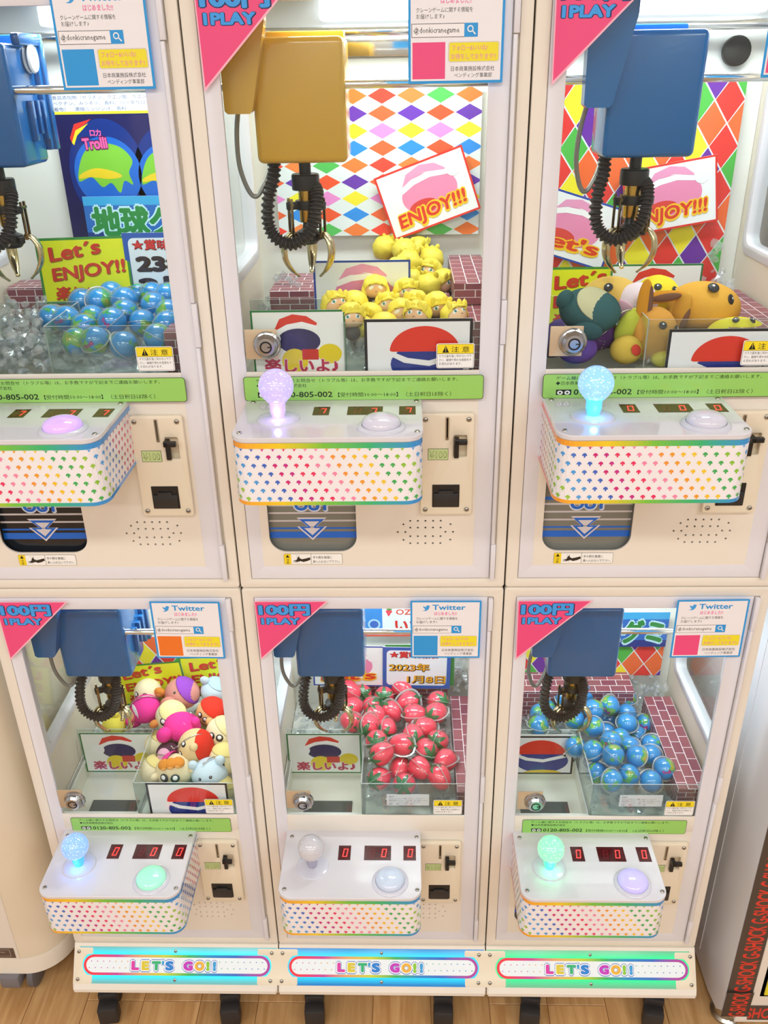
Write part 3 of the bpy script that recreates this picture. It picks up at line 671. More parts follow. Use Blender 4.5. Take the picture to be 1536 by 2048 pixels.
specs = {0: (LL, '#30f0ff', '#86dce2', .95), 1: (LM, '#28d8ff', '#2f9cf6', .95), 2: (LR, '#3cf7a0', '#84e8b8', .85)}
for c, (M_, c1, c2, s) in specs.items():
    Pn, mid = lit_base(M_, c == 0, c == 2, c1, c2, s)
    cs, sn = math.cos(SL), math.sin(SL); loc = Vector((mid[0], mid[1] - .0024 * cs, mid[2] + .0024 * sn)) + M_.location
    def clip(me, lab, scr):
        o = obj('clip_plate', me, None, loc, (-SL, 0, 0)); o['label'] = lab; o['category'] = 'metal plate'; o['group'] = 'cream clip plates on the lit bases'
        for x, y in scr: obj('screw', G['screw_front'], o, (x, -.0001, y))
    if c == 0: clip(bracket_mesh(.0035, .040, None, .0430), 'cream end plate at the outer end of the cyan lit base', ((.011, .0245), (.011, -.0285)))
    if c == 0: clip(bracket_mesh(.42 - .0425, .42 + .0395, .4020 - .0195, .42 + .0430), 'cream plate with four screws joining the cyan and the blue lit base', ((.4065, .0245), (.4285, .0245), (.4045, -.0285), (.4275, -.0285)))
    if c == 1: clip(bracket_mesh(.42 - .0425, .42 + .0395, .4020 - .0195, .42 + .0430), 'cream plate with four screws joining the blue and the green lit base', ((.4065, .0245), (.4285, .0245), (.4045, -.0285), (.4275, -.0285)))
    if c == 2: clip(bracket_mesh(.378, .4165, .4020 - .0195, None), 'cream end plate at the outer end of the green lit base', ((.409, .0245), (.409, -.0285)))
black2 = mat('worn_black_plastic', '#2c2a2b', .5, var=.6, vscale=30)
def caster_meshes():
    bm = bmesh.new(); add_box(bm, -.026, .026, -.02, .05, -.004, 0, .001); add_box(bm, -.020, .020, -.014, .045, -.022, -.004, .003)
    A1 = autosmooth(finish(bm, 'fork', black2))
    bm = bmesh.new()
    for s in (-1, 1): add_tube(bm, [(s * .008 - .006, .022, -.055), (s * .008 + .006, .022, -.055)], .0285, 28)
    wh = autosmooth(finish(bm, 'wheel', mat('dark_tyre', '#1f1e20', .5)))
    bm = bmesh.new()
    add_box(bm, -.0195, .0195, -.024, .018, -.040, -.016, .003)
    vs = [v for v in bm.verts]
    add_box(bm, -.020, .020, -.046, -.018, -.079, -.034, .004)
    pedal = autosmooth(finish(bm, 'brake_pedal', black2))
    bm = bmesh.new(); add_tube(bm, [(-.0255, .0, -.030), (.0285, .0, -.030)], .0045, 12); add_tube(bm, [(-.019, .022, -.055), (.019, .022, -.055)], .005, 12)
    return A1, wh, pedal, autosmooth(finish(bm, 'axle_bolt', steel))
CM = caster_meshes()
for M_, us in ((LL, ((.062, .12), (.315, .1))), (LM, ((.070, .05), (.335, -.02))), (LR, ((.095, -.15), (.345, -.2)))):
    for u, rz in us:
        o = obj('caster', CM[0], M_, (u, -.022, -.0855), (0, 0, rz))
        for n, me in zip(('wheel', 'brake_pedal', 'axle_bolt'), CM[1:]): obj(n, me, o)

# ------------------------------------------------------------------ neighbouring machines
nb = root('rounded_corner_machine', (-.121, 0, 0), 'cream machine with a rounded front corner standing beside the lower left crane game', 'arcade machine')
def rounded_body(name, m, z0, z1, R=.085, g=0.0, x0=-.42):
    bm = bmesh.new(); prof = [(x0, -g)] + [((R + g) * math.sin(a), R - (R + g) * math.cos(a)) for a in [k / 14 * PI / 2 for k in range(15)]] + [(R + g, .6), (x0, .6)]
    a = [bm.verts.new((x, y, z0)) for x, y in prof]; b2 = [bm.verts.new((x, y, z1)) for x, y in prof]; n = len(prof)
    for k in range(n):
        f = bm.faces.new((a[k], a[(k + 1) % n], b2[(k + 1) % n], b2[k])); f.smooth = True
    bm.faces.new(a[::-1]); bm.faces.new(b2)
    return autosmooth(finish(bm, name, m), 30)
obj('body', rounded_body('body', mat('cream_shell', '#e6dac4', .45, var=.05), .118, 1.75), nb)
obj('base_band', rounded_body('base_band', mat('cream_band', '#efe9dd', .4), .070, .117, g=.001), nb)
dr = obj('door', box('door', mat('door_white', '#f0ece4', .4), -.41, -.0015, -.002, .004, .119, 1.5, .001), nb)
A = Art(); A.rect(0, 0, .095, .030, '#5c4a42', 0); A.rect(.004, .005, .086, .0255, '#b9b0a4', 1); A.rect(.005, .006, .085, .0245, '#5c4a42', 2)
A.text('CREDIT  NO.', .0425, .0155, .006, '#cfc6ba', 3); A.text('12345', .0425, .0085, .006, '#cfc6ba', 3)
obj('rating_plate', A.mesh('rating_plate'), nb, (-.103, -.0024, .122))
o = obj('caster_fork', box('caster_fork', mat('grey_plastic', '#77757a', .4), -.055, -.012, -.012, .05, .035, .0695, .006), nb)
obj('wheel', lathe('wheel', mat('grey_tyre', '#67656a', .5), [(.0, -.010), (.026, -.010), (.034, -.006), (.034, .006), (.026, .010), (0, .010)], 32, Matrix.Rotation(PI / 2, 4, 'Y')), o, (.002, .035, .0345))
rn = root('white_cabinet_machine', (1.312, -.055, 0), 'white machine with black and red lettered tape beside the lower right crane game', 'arcade machine')
def side_prof():
    bm = bmesh.new(); pr = [(0, .055), (.02, .030), (.07, .016), (.62, .016), (.62, 1.9), (0, 1.9)]
    a = [bm.verts.new((0, y, z)) for y, z in pr]; b2 = [bm.verts.new((.5, y, z)) for y, z in pr]; n = len(pr)
    for k in range(n): bm.faces.new((a[k], a[(k + 1) % n], b2[(k + 1) % n], b2[k]))
    bm.faces.new(a[::-1]); bm.faces.new(b2); return finish(bm, 'body', mat('white_steel', '#e8e8ee', .3, var=.08, vscale=3))
obj('body', side_prof(), rn)
obj('side_trim', box('side_trim', mat('white_steel', '', .3), -.0012, .0, .14, .143, .05, 1.8), rn)
obj('front_panel', box('front_panel', mat('pale_front', '#f1efe9', .35), .052, .49, -.004, 0, .062, 1.85, .001), rn)
A = Art(); A.rect(0, 0, .052, .80, '#4a403a', 0)
for k in range(8): A.text('G-SHOCK', .044, .008 + k * .099, .0440, '#d93a30', 1, .035, .093, rot=PI / 2)
obj('lettered_tape', A.mesh('lettered_tape'), rn, (.001, -.0022, .108))
A = Art(); A.rect(0, 0, .053, .078, '#40362f', 0); A.text('G-SHOCK', .045, .001, .0440, '#d93a30', 1, .035, .076, rot=PI / 2)
obj('lettered_tape', A.mesh('lettered_tape'), rn, (.000, -.0035, .040), (.03, 0, 0))
A = Art(); A.rect(0, 0, .40, .045, '#4a403a', 0); A.text('G-SHOCK G-SHOCK G-SHOCK', -.03, .006, .043, '#d93a30', 1, .035, .34)
A.v = [(max(x, 0), y, l) for x, y, l in A.v]
obj('lettered_tape', A.mesh('lettered_tape'), rn, (.053, -.0046, .032))
obj('lower_rail', box('lower_rail', mat('pale_front', '', .35), .03, .49, -.003, 0.01, .022, .062, .001), rn)
obj('yellow_poster', box('yellow_poster', mat('poster_yellow', '#e6dc30', .4), .073, .4, -.0065, -.0045, .112, .5), rn)
obj('poster_frame', plate('poster_frame', mat('white_steel', '', .3), [rrect(.066, .105, .41, .51), rrect(.073, .112, .40, .5)], .004), rn, (0, -.004, 0))
obj('foot', lathe('foot', steel, [(0, 0), (.030, 0), (.030, .006), (.024, .010), (.022, .034), (0, .034)], 28), rn, (.026, .032, .0))

# ------------------------------------------------------------------ claw cranes
def crane_meshes():
    K = {}
    def cover(m):
        bm = bmesh.new(); add_box(bm, .0705, .1905, .054, .146, .6245, .773, .008, 4)
        for v in bm.verts:
            if v.co.z < .70: v.co.y += (.70 - v.co.z) * .06 if v.co.y < .1 else 0
        return autosmooth(finish(bm, 'cover', m), 40)
    def side(m):
        bm = bmesh.new(); pts = [(.037, .690), (.041, .6865), (.069, .6865), (.073, .691), (.095, .79), (.095, .806), (.036, .806)]
        a = [bm.verts.new((x, .036, z)) for x, z in pts]; b2 = [bm.verts.new((x, .058, z)) for x, z in pts]; n = len(pts)
        for k in range(n): bm.faces.new((a[k], a[(k + 1) % n], b2[(k + 1) % n], b2[k]))
        bm.faces.new(a[::-1]); bm.faces.new(b2); return finish(bm, 'side_cover', m)
    K['cover'] = cover; K['side'] = side
    def carriage(m):
        bm = bmesh.new(); add_box(bm, .075, .196, .147, .170, .640, .785, .003); add_box(bm, .1885, .2005, .085, .16, .770, .785, .003); add_box(bm, .1885, .2005, .155, .168, .64, .785, .002)
        for k in range(3): add_box(bm, .188, .1985, .095 + k * .02, .103 + k * .02, .655 + .008 * (k % 2), .705, .001)
        return autosmooth(finish(bm, 'carriage', m))
    K['carriage'] = carriage
    bm = bmesh.new()
    for x in (.1905, .1965): add_lathe(bm, [(0, -.0022), (.016, -.0022), (.018, 0), (.016, .0022), (0, .0022)], 24, Matrix.Translation((x + .002, .125, .755)) @ Matrix.Rotation(PI / 2, 4, 'Y'))
    K['roller'] = autosmooth(finish(bm, 'roller', mat('white_nylon', '#e8ecee', .3)))
    cx, cy = .1275, .110
    T = Matrix.Translation((cx, cy, 0))
    K['shaft'] = lathe('shaft', dark, [(0, .600), (.0082, .600), (.0082, .640), (0, .640)], 20, T)
    K['collar'] = lathe('collar', dark, [(0, .586), (.019, .586), (.0195, .588), (.0195, .605), (.018, .607), (0, .607)], 28, T)
    K['cyl'] = lathe('cylinder', brass, [(0, .543), (.0105, .543), (.011, .545), (.011, .586), (0, .586)], 24, T)
    bm = bmesh.new(); add_lathe(bm, [(0, .560), (.0155, .560), (.0160, .562), (.0160, .572), (0, .573)], 20, T); add_lathe(bm, [(0, .513), (.012, .513), (.0165, .518), (.0165, .530), (.008, .534), (.006, .545), (0, .545)], 24, T)
    for k in range(3):
        a = k * 2 * PI / 3 + PI * .5; M_ = T @ Matrix.Rotation(a, 4, 'Z')
        vs0 = set(bm.verts); add_box(bm, .010, .030, -.0045, .0045, .561, .571, .001); add_box(bm, .008, .024, -.0045, .0045, .520, .529, .001)
        for v in bm.verts:
            if v not in vs0: v.co = M_ @ v.co
    K['hub'] = autosmooth(finish(bm, 'hub', dark))
    bm = bmesh.new()
    for k, dr in enumerate((-1, 1)):
        add_box(bm, .0235, .0275, dr * .0055 - .001, dr * .0055 + .001, .524, .576, .0006)
    add_tube(bm, [(.0255, -.008, .568), (.0255, .008, .568)], .0026, 10); add_tube(bm, [(.0225, -.008, .527), (.0225, .008, .527)], .0026, 10)
    K['link'] = autosmooth(finish(bm, 'link', mat('bronze_link', '#8d7a58', .25, 1.0)))
    path = smooth_path([(.020, 0, .530), (.031, 0, .526), (.0385, 0, .512), (.0375, 0, .494), (.029, 0, .479), (.018, 0, .4685)], 18)
    bm = bmesh.new(); add_tube(bm, path, [.0034 + .0042 * math.sin(min(1, i / 16) * PI) ** .7 + (.0006 if i < 3 else 0) for i in range(19)], 10, flat=.55)
    K['claw'] = finish(bm, 'claw', claw_gold)
    pts = smooth_path([(.0845, .115, .632), (.0843, .106, .605), (.0770, .095, .580), (.0745, .088, .548), (.083, .084, .527), (.1045, .082, .517), (.1265, .083, .526), (.1385, .086, .544), (.1430, .090, .566), (.1440, .098, .583), (.140, .106, .590)], 460)
    bm = bmesh.new(); add_tube(bm, pts, [.0082 + .0017 * math.cos(i / 460 * 42 * 2 * PI) for i in range(461)], 9)
    K['coil'] = finish(bm, 'coil_cable', mat('coil_black', '#2f2b2b', .4))
    pts = smooth_path([(.050, .07, .70), (.0425, .078, .66), (.0415, .085, .620), (.050, .092, .588), (.0600, .096, .580), (.072, .102, .597), (.080, .112, .618), (.083, .12, .64)], 60)
    bm = bmesh.new(); add_tube(bm, pts, .0033, 10); K['hose'] = finish(bm, 'hose', mat('grey_hose', '#8f8f8b', .3, .4))
    return K
KM = crane_meshes()
def crane(M_, col, label, du=0.0, dv=0.0, rz=0.0, tag=None, wide=False):
    loc = M_.location + Vector((du, 0, dv)); o = root('claw_crane', loc, label, 'claw crane', 'claw cranes hanging inside the machines')
    m = mat('cover_' + col[1:], col, .22, coat=.5)
    obj('cover', cached(('cov', col), lambda: KM['cover'](m)), o); obj('side_cover', cached(('sc', col), lambda: KM['side'](m)), o)
    k = obj('carriage', cached(('car', col, wide), lambda: KM['carriage'](m) if wide else box('carriage', m, .080, .186, .140, .168, .650, .782, .003)), o)
    if wide: obj('roller', KM['roller'], k)
    for n, key in (('hose', 'hose'), ('coil_cable', 'coil'), ('shaft', 'shaft'), ('collar', 'collar'), ('cylinder', 'cyl')): obj(n, KM[key], o)
    h = obj('hub', KM['hub'], o)
    for j in range(3):
        a = j * 2 * PI / 3 + PI * .5 + rz
        c_ = obj('claw', KM['claw'], o, (.1275, .11, 0), (0, 0, a)); obj('link', KM['link'], c_)
    if tag:
        A = Art(); A.disc(0, 0, .0068, '#eceae4', 0, 20); A.text(tag, 0, -.0028, .008, '#222222', 1, .03, align='c'); obj('round_tag', A.mesh('round_tag'), h, (.1275, .0885, .5235))
    return o
crane(UM, '#c99e38', 'yellow covered claw crane hanging in the upper middle machine')
crane(UL, '#0b5a9c', 'blue covered claw crane above the planet gummies in the upper left machine', -.010, tag='E5', rz=.5, wide=True)
crane(UR, '#0f65aa', 'blue covered claw crane above the large plush charms in the upper right machine', .035)
crane(LL, '#155f9e', 'blue covered claw crane above the pink plush charms in the lower left machine', .006, wide=True)
crane(LM, '#155f9e', 'blue covered claw crane above the strawberry gummies in the lower middle machine', 0)
crane(LR, '#155f9e', 'blue covered claw crane above the planet gummies in the lower right machine', .020)

# ------------------------------------------------------------------ wallpapers, posters, brick-print blocks
A6 = (.148, .102)
def poster(name, M_, art, w, h, loc, label, cat='poster', roll=0.0, lean=0.0, yaw=0.0, base='#f2f2f0', group=None):
    """a laminated card standing or fixed inside a machine; art drawn on its face"""
    o = obj(name, card('card', w, h, base), None, M_.location + Vector(loc), (-lean, roll, yaw)); o['label'] = label; o['category'] = cat
    if group: o['group'] = group
    obj('print', art.mesh('print', PRINTG), o, (0, -.0002, 0)); return o
def frame_art(w, h, border, inner_='#f4f4f6', t=.0035):
    A = Art(); A.rect(0, 0, w, h, border, 0); A.rect(t, t, w - t, h - t, inner_, 1); return A
def cap_art(A, cx, cy, s, L=2, cap='#e0402e', brim='#f2f2f2', body='#23408f', foot=None):
    """plain colour shapes in the poster's colours: a domed field over a rounded one"""
    A.poly([(cx + s * 1.05 * math.cos(a), cy - s * .12 + s * .62 * math.sin(a) * (1 if math.sin(a) < 0 else .5)) for a in [2 * PI * k / 28 for k in range(28)]], body, L)
    A.poly([(cx + s * 1.0 * math.cos(a), cy + s * .66 * math.sin(a)) for a in [PI * k / 20 for k in range(21)]], cap, L + 1)
    A.poly([(cx - s * 1.04, cy + s * .06), (cx - s * .3, cy - s * .12), (cx + s * .5, cy - s * .12), (cx + s * 1.04, cy + s * .08), (cx + s * 1.02, cy - s * .12), (cx + s * .5, cy - s * .3), (cx - s * .3, cy - s * .3), (cx - s * 1.02, cy - s * .12)], brim, L + 2)
def hat_poster():
    w, h = .150, .098; A = frame_art(w, h, '#26262a', '#eef0f4', .004)
    A.poly([(.088 + .052 * math.cos(a), .034 + .030 * math.sin(a)) for a in [2 * PI * k / 30 for k in range(30)]], '#22388c', 2)
    A.poly([(.084 + .049 * math.cos(a), .052 + .036 * math.sin(a)) for a in [PI * k / 24 for k in range(25)]], '#e23a2c', 3)
    A.poly([(.034, .054), (.06, .043), (.09, .039), (.134, .052), (.135, .044), (.09, .031), (.055, .036), (.034, .047)], '#f0f0f2', 4); A.disc(.135, .052, .0065, '#eceef2', 4)
    A.poly([(.05, .004), (.13, .004), (.115, .010), (.09, .012), (.065, .010)], '#e8c42c', 3)
    return A
def tanoshii():
    w, h = .148, .102; A = frame_art(w, h, '#2f7a44', '#eef1ee', .003)
    A.poly([(.036, .073), (.045, .089), (.066, .096), (.088, .093), (.104, .083), (.102, .078), (.08, .084), (.055, .08), (.038, .070)], '#dd4438', 2)
    A.poly([(.036, .071), (.056, .081), (.08, .085), (.103, .079), (.103, .073), (.08, .078), (.056, .074), (.037, .064)], '#f6f6f8', 3); A.disc(.033, .060, .0125, '#f2f3f6', 4)
    A.poly(circ(.074, .056, .034, 24, .019), '#39355f', 2)
    A.poly(circ(.066, .026, .021, 20, .019), '#e3cc28', 3); A.poly(circ(.122, .037, .019, 20, .015), '#e3cc28', 3)
    A.rect(.078, .028, .104, .044, '#c8352e', 4)
    A.text('楽しいよ♪', .016, .010, .0235, '#f2d8e0', 5, .08, .120); A.text('楽しいよ♪', .017, .0105, .0225, '#b83656', 6, .045, .118)
    return A
def pink_poster(lab, border, shear=.12, y=.012, roll=.06):
    w, h = .148, .102; A = frame_art(w, h, border, '#eef2f4', .0032)
    A.poly(circ(.078, .052, .046, 30, .031), '#e58cb4', 2); A.poly(circ(.062, .034, .024, 20, .012), '#d6453e', 3)
    A.poly([(.038, .073), (.05, .09), (.075, .097), (.098, .092), (.112, .08), (.112, .077), (.08, .084), (.055, .08)], '#e79cc4', 3)
    A.poly([(.034, .071), (.058, .08), (.085, .083), (.114, .076), (.113, .069), (.085, .074), (.058, .071), (.036, .063)], '#f5f5f8', 4); A.disc(.124, .074, .0115, '#eef0f4', 5)
    if lab: A.text(lab, .015, y, .030, '#f2c52e', 6, .13, .118, shear=shear, rot=roll); A.text(lab, .016, y + .0015, .028, '#d8412c', 7, .04, .115, shear=shear, rot=roll)
    return A
def lets_enjoy():
    w, h = .148, .102; A = frame_art(w, h, '#3c8a3e', '#dfe62a', .004)
    for s, x, y, hh, f, r_ in (("Let´s", .020, .066, .030, .085, .14), ('ENJOY!!', .020, .036, .027, .120, .10), ('楽しいよ♪', .020, .008, .022, .110, 0)):
        A.text(s, x + .0012, y - .0012, hh, '#8f6a1e', 2, .045, f, shear=.12, rot=r_); A.text(s, x, y, hh, '#cf3a2e', 3, .035, f, shear=.12, rot=r_)
    return A
def date_art(lines, base='#e4eff6', kanji='#f0cc3a'):
    w, h = .140, .104; A = Art(); A.rect(0, 0, w, h, '#3560b4', 0); A.poly(rrect(.008, .008, w - .008, h - .008, .009), base, 1)
    A.text('★賞味期限', .014, .079, .0165, '#5a1c22', 2, .07, .100); A.text('★賞味期限', .014, .0795, .016, '#d23c3c', 3, .03, .099)
    for s, x, y, hh, f in lines: A.text(s, x + .0008, y - .0008, hh, '#3a2c22', 2, .085, f); A.text(s, x, y, hh, kanji if s[0] in '年月1２2' and kanji == '#e8b430' else '#3c3440', 3, .02, f)
    return A
def argyle(w, h, pw, ph, gap, seed, cols, off=(0, 0)):
    A = Art(); A.rect(0, 0, w, h, '#e0eaec', 0); R_ = random.Random(seed); last = None
    def clip(P):
        for ax, lim, sg in ((0, 0, 1), (0, w, -1), (1, 0, 1), (1, h, -1)):
            Q = []
            for k in range(len(P)):
                a, b2 = P[k], P[(k + 1) % len(P)]; ia, ib = sg * (a[ax] - lim) >= 0, sg * (b2[ax] - lim) >= 0
                if ia: Q.append(a)
                if ia != ib:
                    t = (lim - a[ax]) / (b2[ax] - a[ax]); Q.append((a[0] + t * (b2[0] - a[0]), a[1] + t * (b2[1] - a[1])))
            P = Q
            if not P: return P
        return P
    return A, clip, R_
def diamond_grid(w, h, u0, v0):
    A, clip, R_ = argyle(w, h, 0, 0, 0, 3, None); rows = [['#f08040', '#58c060', '#f08848', '#f04c3c'], ['#6a3cb0', '#ee5c3a', '#6a3cb4', '#ee6a40'], ['#f2e43c', '#e890d4', '#f2ea3c', '#e890d4'], ['#3090e8', '#ee5c3a', '#3090e8', '#ee6a40']]
    for j in range(-2, 12):
        for i in range(-1, 10):
            cx = w - u0 - i * .0457; cy = h - v0 - j * .0252
            P = clip([(cx - .0222, cy), (cx, cy - .0117), (cx + .0222, cy), (cx, cy + .0117)])
            if len(P) > 2: A.poly(P, rows[j % 4][i % 4], 1)
    return A
def diamond_tight(w, h, u0, v0):
    A, clip, R_ = argyle(w, h, 0, 0, 0, 5, None); cols = ['#e2403a', '#52b44c', '#ee6e3c', '#6c36a0', '#e2403a', '#f0e43a', '#52b44c', '#ee6e3c']
    for j in range(-1, 16):
        for i in range(-1, 14):
            cx = u0 + (i + (j % 2) / 2) * .0470; cy = v0 + j * .0335
            P = clip([(cx - .0218, cy), (cx + .0012, cy - .0325), (cx + .0225, cy), (cx + .0002, cy + .0318)])
            if len(P) > 2: A.poly(P, cols[(i * 3 + j * 5 + (j // 2) * 2) % 8], 1)
    return A
poster('diamond_wallpaper', UM, diamond_grid(.330, .222, .0188, .0122), .330, .222, (.0565, .3215, .488), 'white wallpaper with small coloured diamonds on the back wall of the upper middle machine', 'wallpaper')
poster('diamond_wallpaper', UR, diamond_tight(.285, .33, .004, .004), .285, .33, (.086, .3215, .378), 'wallpaper with large tightly packed coloured diamonds in the upper right machine', 'wallpaper')
poster('diamond_wallpaper', LR, diamond_tight(.32, .077, .024, .030), .32, .077, (.058, .3215, .430), 'strip of diamond wallpaper behind the lower right planet gummies', 'wallpaper')
poster('diamond_wallpaper', LL, diamond_tight(.30, .09, .03, .01), .30, .09, (.075, .3215, .44), 'strip of diamond wallpaper behind the plush charms, lower left machine', 'wallpaper')
poster('enjoy_poster', UM, pink_poster('ENJOY!!!', '#d8382e'), .137, .0925, (.2490, .3085, .4815), 'red bordered ENJOY poster tilted on the diamond wallpaper, upper middle machine', roll=-.335)
poster('enjoy_poster', UR, pink_poster('ENJOY!!!', '#d8382e'), .148, .102, (.2070, .3085, .4820), 'red bordered ENJOY poster behind the blue claw in the upper right machine', roll=-.16)
poster('lets_poster', UR, pink_poster("Let's", '#2c4ca8'), .148, .102, (.0315, .3110, .4705), 'blue bordered pink poster lettered Let´s at the edge of the upper right machine', roll=.30)
poster('pink_poster', UM, pink_poster('', '#2c4ca8', 0), .134, .102, (.1255, .166, .3755), 'blue bordered poster with a pink shape behind the yellow dolls')
for M_, loc, lab in ((UM, (.0500, .0085 + .010, .3420), 'green bordered Japanese poster behind the lock of the upper middle machine'), (LM, (.0245, .1548, .3125), 'green bordered Japanese poster on the chute of the strawberry machine'),
                     (LL, (.0305, .1548, .3135), 'green bordered Japanese poster on the chute of the lower left machine')):
    a = tanoshii()
    if M_ is UM: a.v = [(x * .132 / .148, y * .0975 / .102, l) for x, y, l in a.v]; poster('green_poster', M_, a, .132, .0975, loc, lab)
    else: poster('green_poster', M_, a, .148, .102, loc, lab)
a = tanoshii(); a.c = a.c
poster('green_poster', UR, a, .148, .102, (.180, .27, .3435), 'green bordered Japanese poster standing behind the plush charms of the upper right machine')
poster('black_poster', UM, hat_poster(), .150, .098, (.2085, .0085, .3300), 'black bordered poster of a red and blue shape in front of the yellow dolls')
poster('black_poster', UR, hat_poster(), .150, .098, (.2080, .0085, .3115), 'black bordered red and blue poster in the upper right machine')
poster('black_poster', LL, hat_poster(), .150, .098, (.2045, .0085, .3280), 'black bordered red and blue poster in front of the lower left plush charms')
a = hat_poster()
poster('black_poster', LR, a, .150, .102, (.0245, .1548, .3115), 'black bordered red, blue and yellow poster on the lower right chute')
poster('yellow_poster', UL, lets_enjoy(), .138, .100, (.1000, .225, .4030), 'yellow Let´s ENJOY poster behind the planet gummies, upper left machine', roll=-.02, lean=.08)
poster('yellow_poster', UR, lets_enjoy(), .110, .100, (.0700, .272, .3400), 'yellow Let´s ENJOY poster behind the teal plush, upper right machine')
poster('yellow_poster', LL, lets_enjoy(), .148, .100, (.0840, .262, .3960), 'yellow Let´s ENJOY poster tilted behind the pink plush charms', roll=-.10)
poster('yellow_poster', LL, lets_enjoy(), .148, .100, (.2190, .270, .4130), 'yellow Let´s ENJOY poster beside the tilted one, lower left machine', roll=-.04)
poster('date_poster', UL, date_art((('23年', .016, .046, .030, .095), ('2月', .016, .012, .030, .085))), .140, .104, (.2400, .2300, .4080), 'blue bordered date poster reading 23年 2月, upper left machine', roll=.0)
poster('date_poster', LM, date_art((('2023年', .012, .046, .021, .085), ('1月8日', .050, .016, .021, .080)), kanji='#e8b430'), .140, .104, (.2130, .2830, .4270), 'blue bordered date poster reading 2023年 1月8日 behind the strawberries', roll=.02)
poster('green_card', LM, frame_art(.142, .104, '#3c8a48', '#3c8a48'), .142, .104, (.2200, .2880, .4290), 'green card just showing behind the date poster')
poster('lets_poster', LM, pink_poster("Let's", '#2c4ca8'), .148, .102, (.0680, .2860, .4310), 'blue bordered poster lettered Let´s behind the strawberries', roll=.02)
# planet gummy sheets
def planet_sheet():
    w, h = .235, .23; A = Art(); A.rect(0, 0, w, h, '#1b1b52', 0); A.rect(0, h - .027, w, h, '#dfe6f4', 1); A.rect(0, h - .031, w, h - .027, '#eee838', 1)
    for i, t in enumerate(('食品添加物（ゼラチン、クエン酸、クエン酸ナトリウム、', 'ペクチン、みつろう、香料、ベータカロテン、', '着色）　濃縮ニンジン汁、香料')): A.text(t, .004, h - .0095 - i * .0082, .0062, '#6a6a88', 2, 0, (.20, .165, .115)[i])
    for cx, cy, r_ in ((.075, .112, .062), (.175, .105, .058)):
        A.disc(cx, cy, r_, '#12307e', 1, 40, r_ * 1.30); A.disc(cx, cy, r_ * .88, '#1c66c8', 2, 36)
        A.poly(soft([(cx + r_ * x, cy + r_ * y) for x, y in ((-.72, .2), (-.5, .55), (-.1, .72), (.4, .62), (.68, .3), (.55, .0), (.62, -.3), (.4, -.2), (.25, -.5), (.05, -.25), (-.2, -.35), (-.45, -.1), (-.8, -.2))]), '#7cc23c', 3)
        A.poly(soft([(cx + r_ * x, cy + r_ * y) for x, y in ((-.72, -.02), (-.3, .12), (.2, .02), (.35, -.1), (0, -.15), (-.45, -.1), (-.76, -.14))]), '#e2c62c', 4)
    A.poly([(.022, .165), (.032, .185), (.06, .192), (.052, .186), (.033, .176), (.024, .158)], '#e0382c', 4); A.poly([(.024, .158), (.033, .176), (.055, .186), (.047, .179), (.034, .168), (.027, .154)], '#eedc34', 4)
    A.text('Trolli', .040, .147, .024, '#5a1450', 4, .13, .042, rot=.06); A.text('Trolli', .041, .1475, .0225, '#ee62a4', 5, .05, .040, rot=.06)
    A.text('口力', .055, .168, .010, '#ee62a4', 5, .05, .018)
    return A
poster('planet_sheet', UL, planet_sheet(), .235, .23, (.1300, .3195, .480), 'dark blue product sheet with two planets and pink lettering, upper left machine', 'poster')
def chikyu(w, h):
    A = Art(); A.rect(0, 0, w, h, '#2a6cc0', 0); A.rect(0, h * .8, w, h, '#3fa8e0', 1); A.rect(0, 0, w, h * .2, '#1c3c88', 1)
    A.text('地球グミ', .008, h * .16, h * .72, '#bfe8f6', 2, .12, w * .93); A.text('地球グミ', .010, h * .18, h * .68, '#2e8a46', 3, .06, w * .91); return A
poster('aqua_poster', UL, chikyu(.20, .070), .20, .070, (.1590, .3100, .487), 'aqua poster with green block lettering below the planet sheet', 'poster')
poster('aqua_poster', LR, chikyu(.20, .085), .20, .085, (.1780, .3150, .508), 'blue poster with green block lettering above the diamond strip, lower right machine', 'poster')
def ichigo():
    w, h = .165, .080; A = Art(); A.rect(0, 0, w, h, '#dff0f4', 0); A.rect(0, 0, w, .004, '#d8503c', 1); A.rect(0, .008, .034, h - .006, '#2f8ee0', 1); A.disc(.017, .030, .013, '#9fd4f0', 2); A.disc(.017, .030, .009, '#2f6cc8', 3)
    A.text('OZZ', .062, .054, .018, '#d2584c', 2, .03, .045); A.text('いちご', .060, .014, .034, '#cf3c3c', 2, .05, .090)
    A.poly([(.047, .049), (.041, .062), (.048, .068), (.055, .062)], '#e0485a', 2); A.poly([(.042, .066), (.048, .071), (.055, .066), (.048, .064)], '#4c9a48', 3)
    for i in range(5): A.disc(.044 + i * .002, .057 + (i % 2) * .004, .0006, '#f6d0d0', 3, 6)
    return A
poster('strawberry_sheet', LM, ichigo(), .165, .080, (.1800, .3190, .532), 'pale sheet lettered OZZ and いちご at the back of the strawberry machine', 'poster')
def ingredient():
    w, h = .078, .027; A = Art(); A.poly(rrect(0, 0, w, h, .002), '#d9dfe8', 0)
    A.text('原材料', .004, .021, .0032, '#4a4a55', 1, .01, .010)
    for i, (t, f) in enumerate((('グルコースシロップ、砂糖、ゼラチン、ココナッツ', .062), ('食品添加物（ゼラチン、クエン酸、クエン酸ナトリウム', .070), ('ペクチン、みつろう、香料、ベータカロテン', .060), ('着色）　濃縮ニンジン汁、香料', .045))): A.text(t, .004, .0162 - i * .0045, .0033, '#5a5a66', 1, 0, f)
    return A
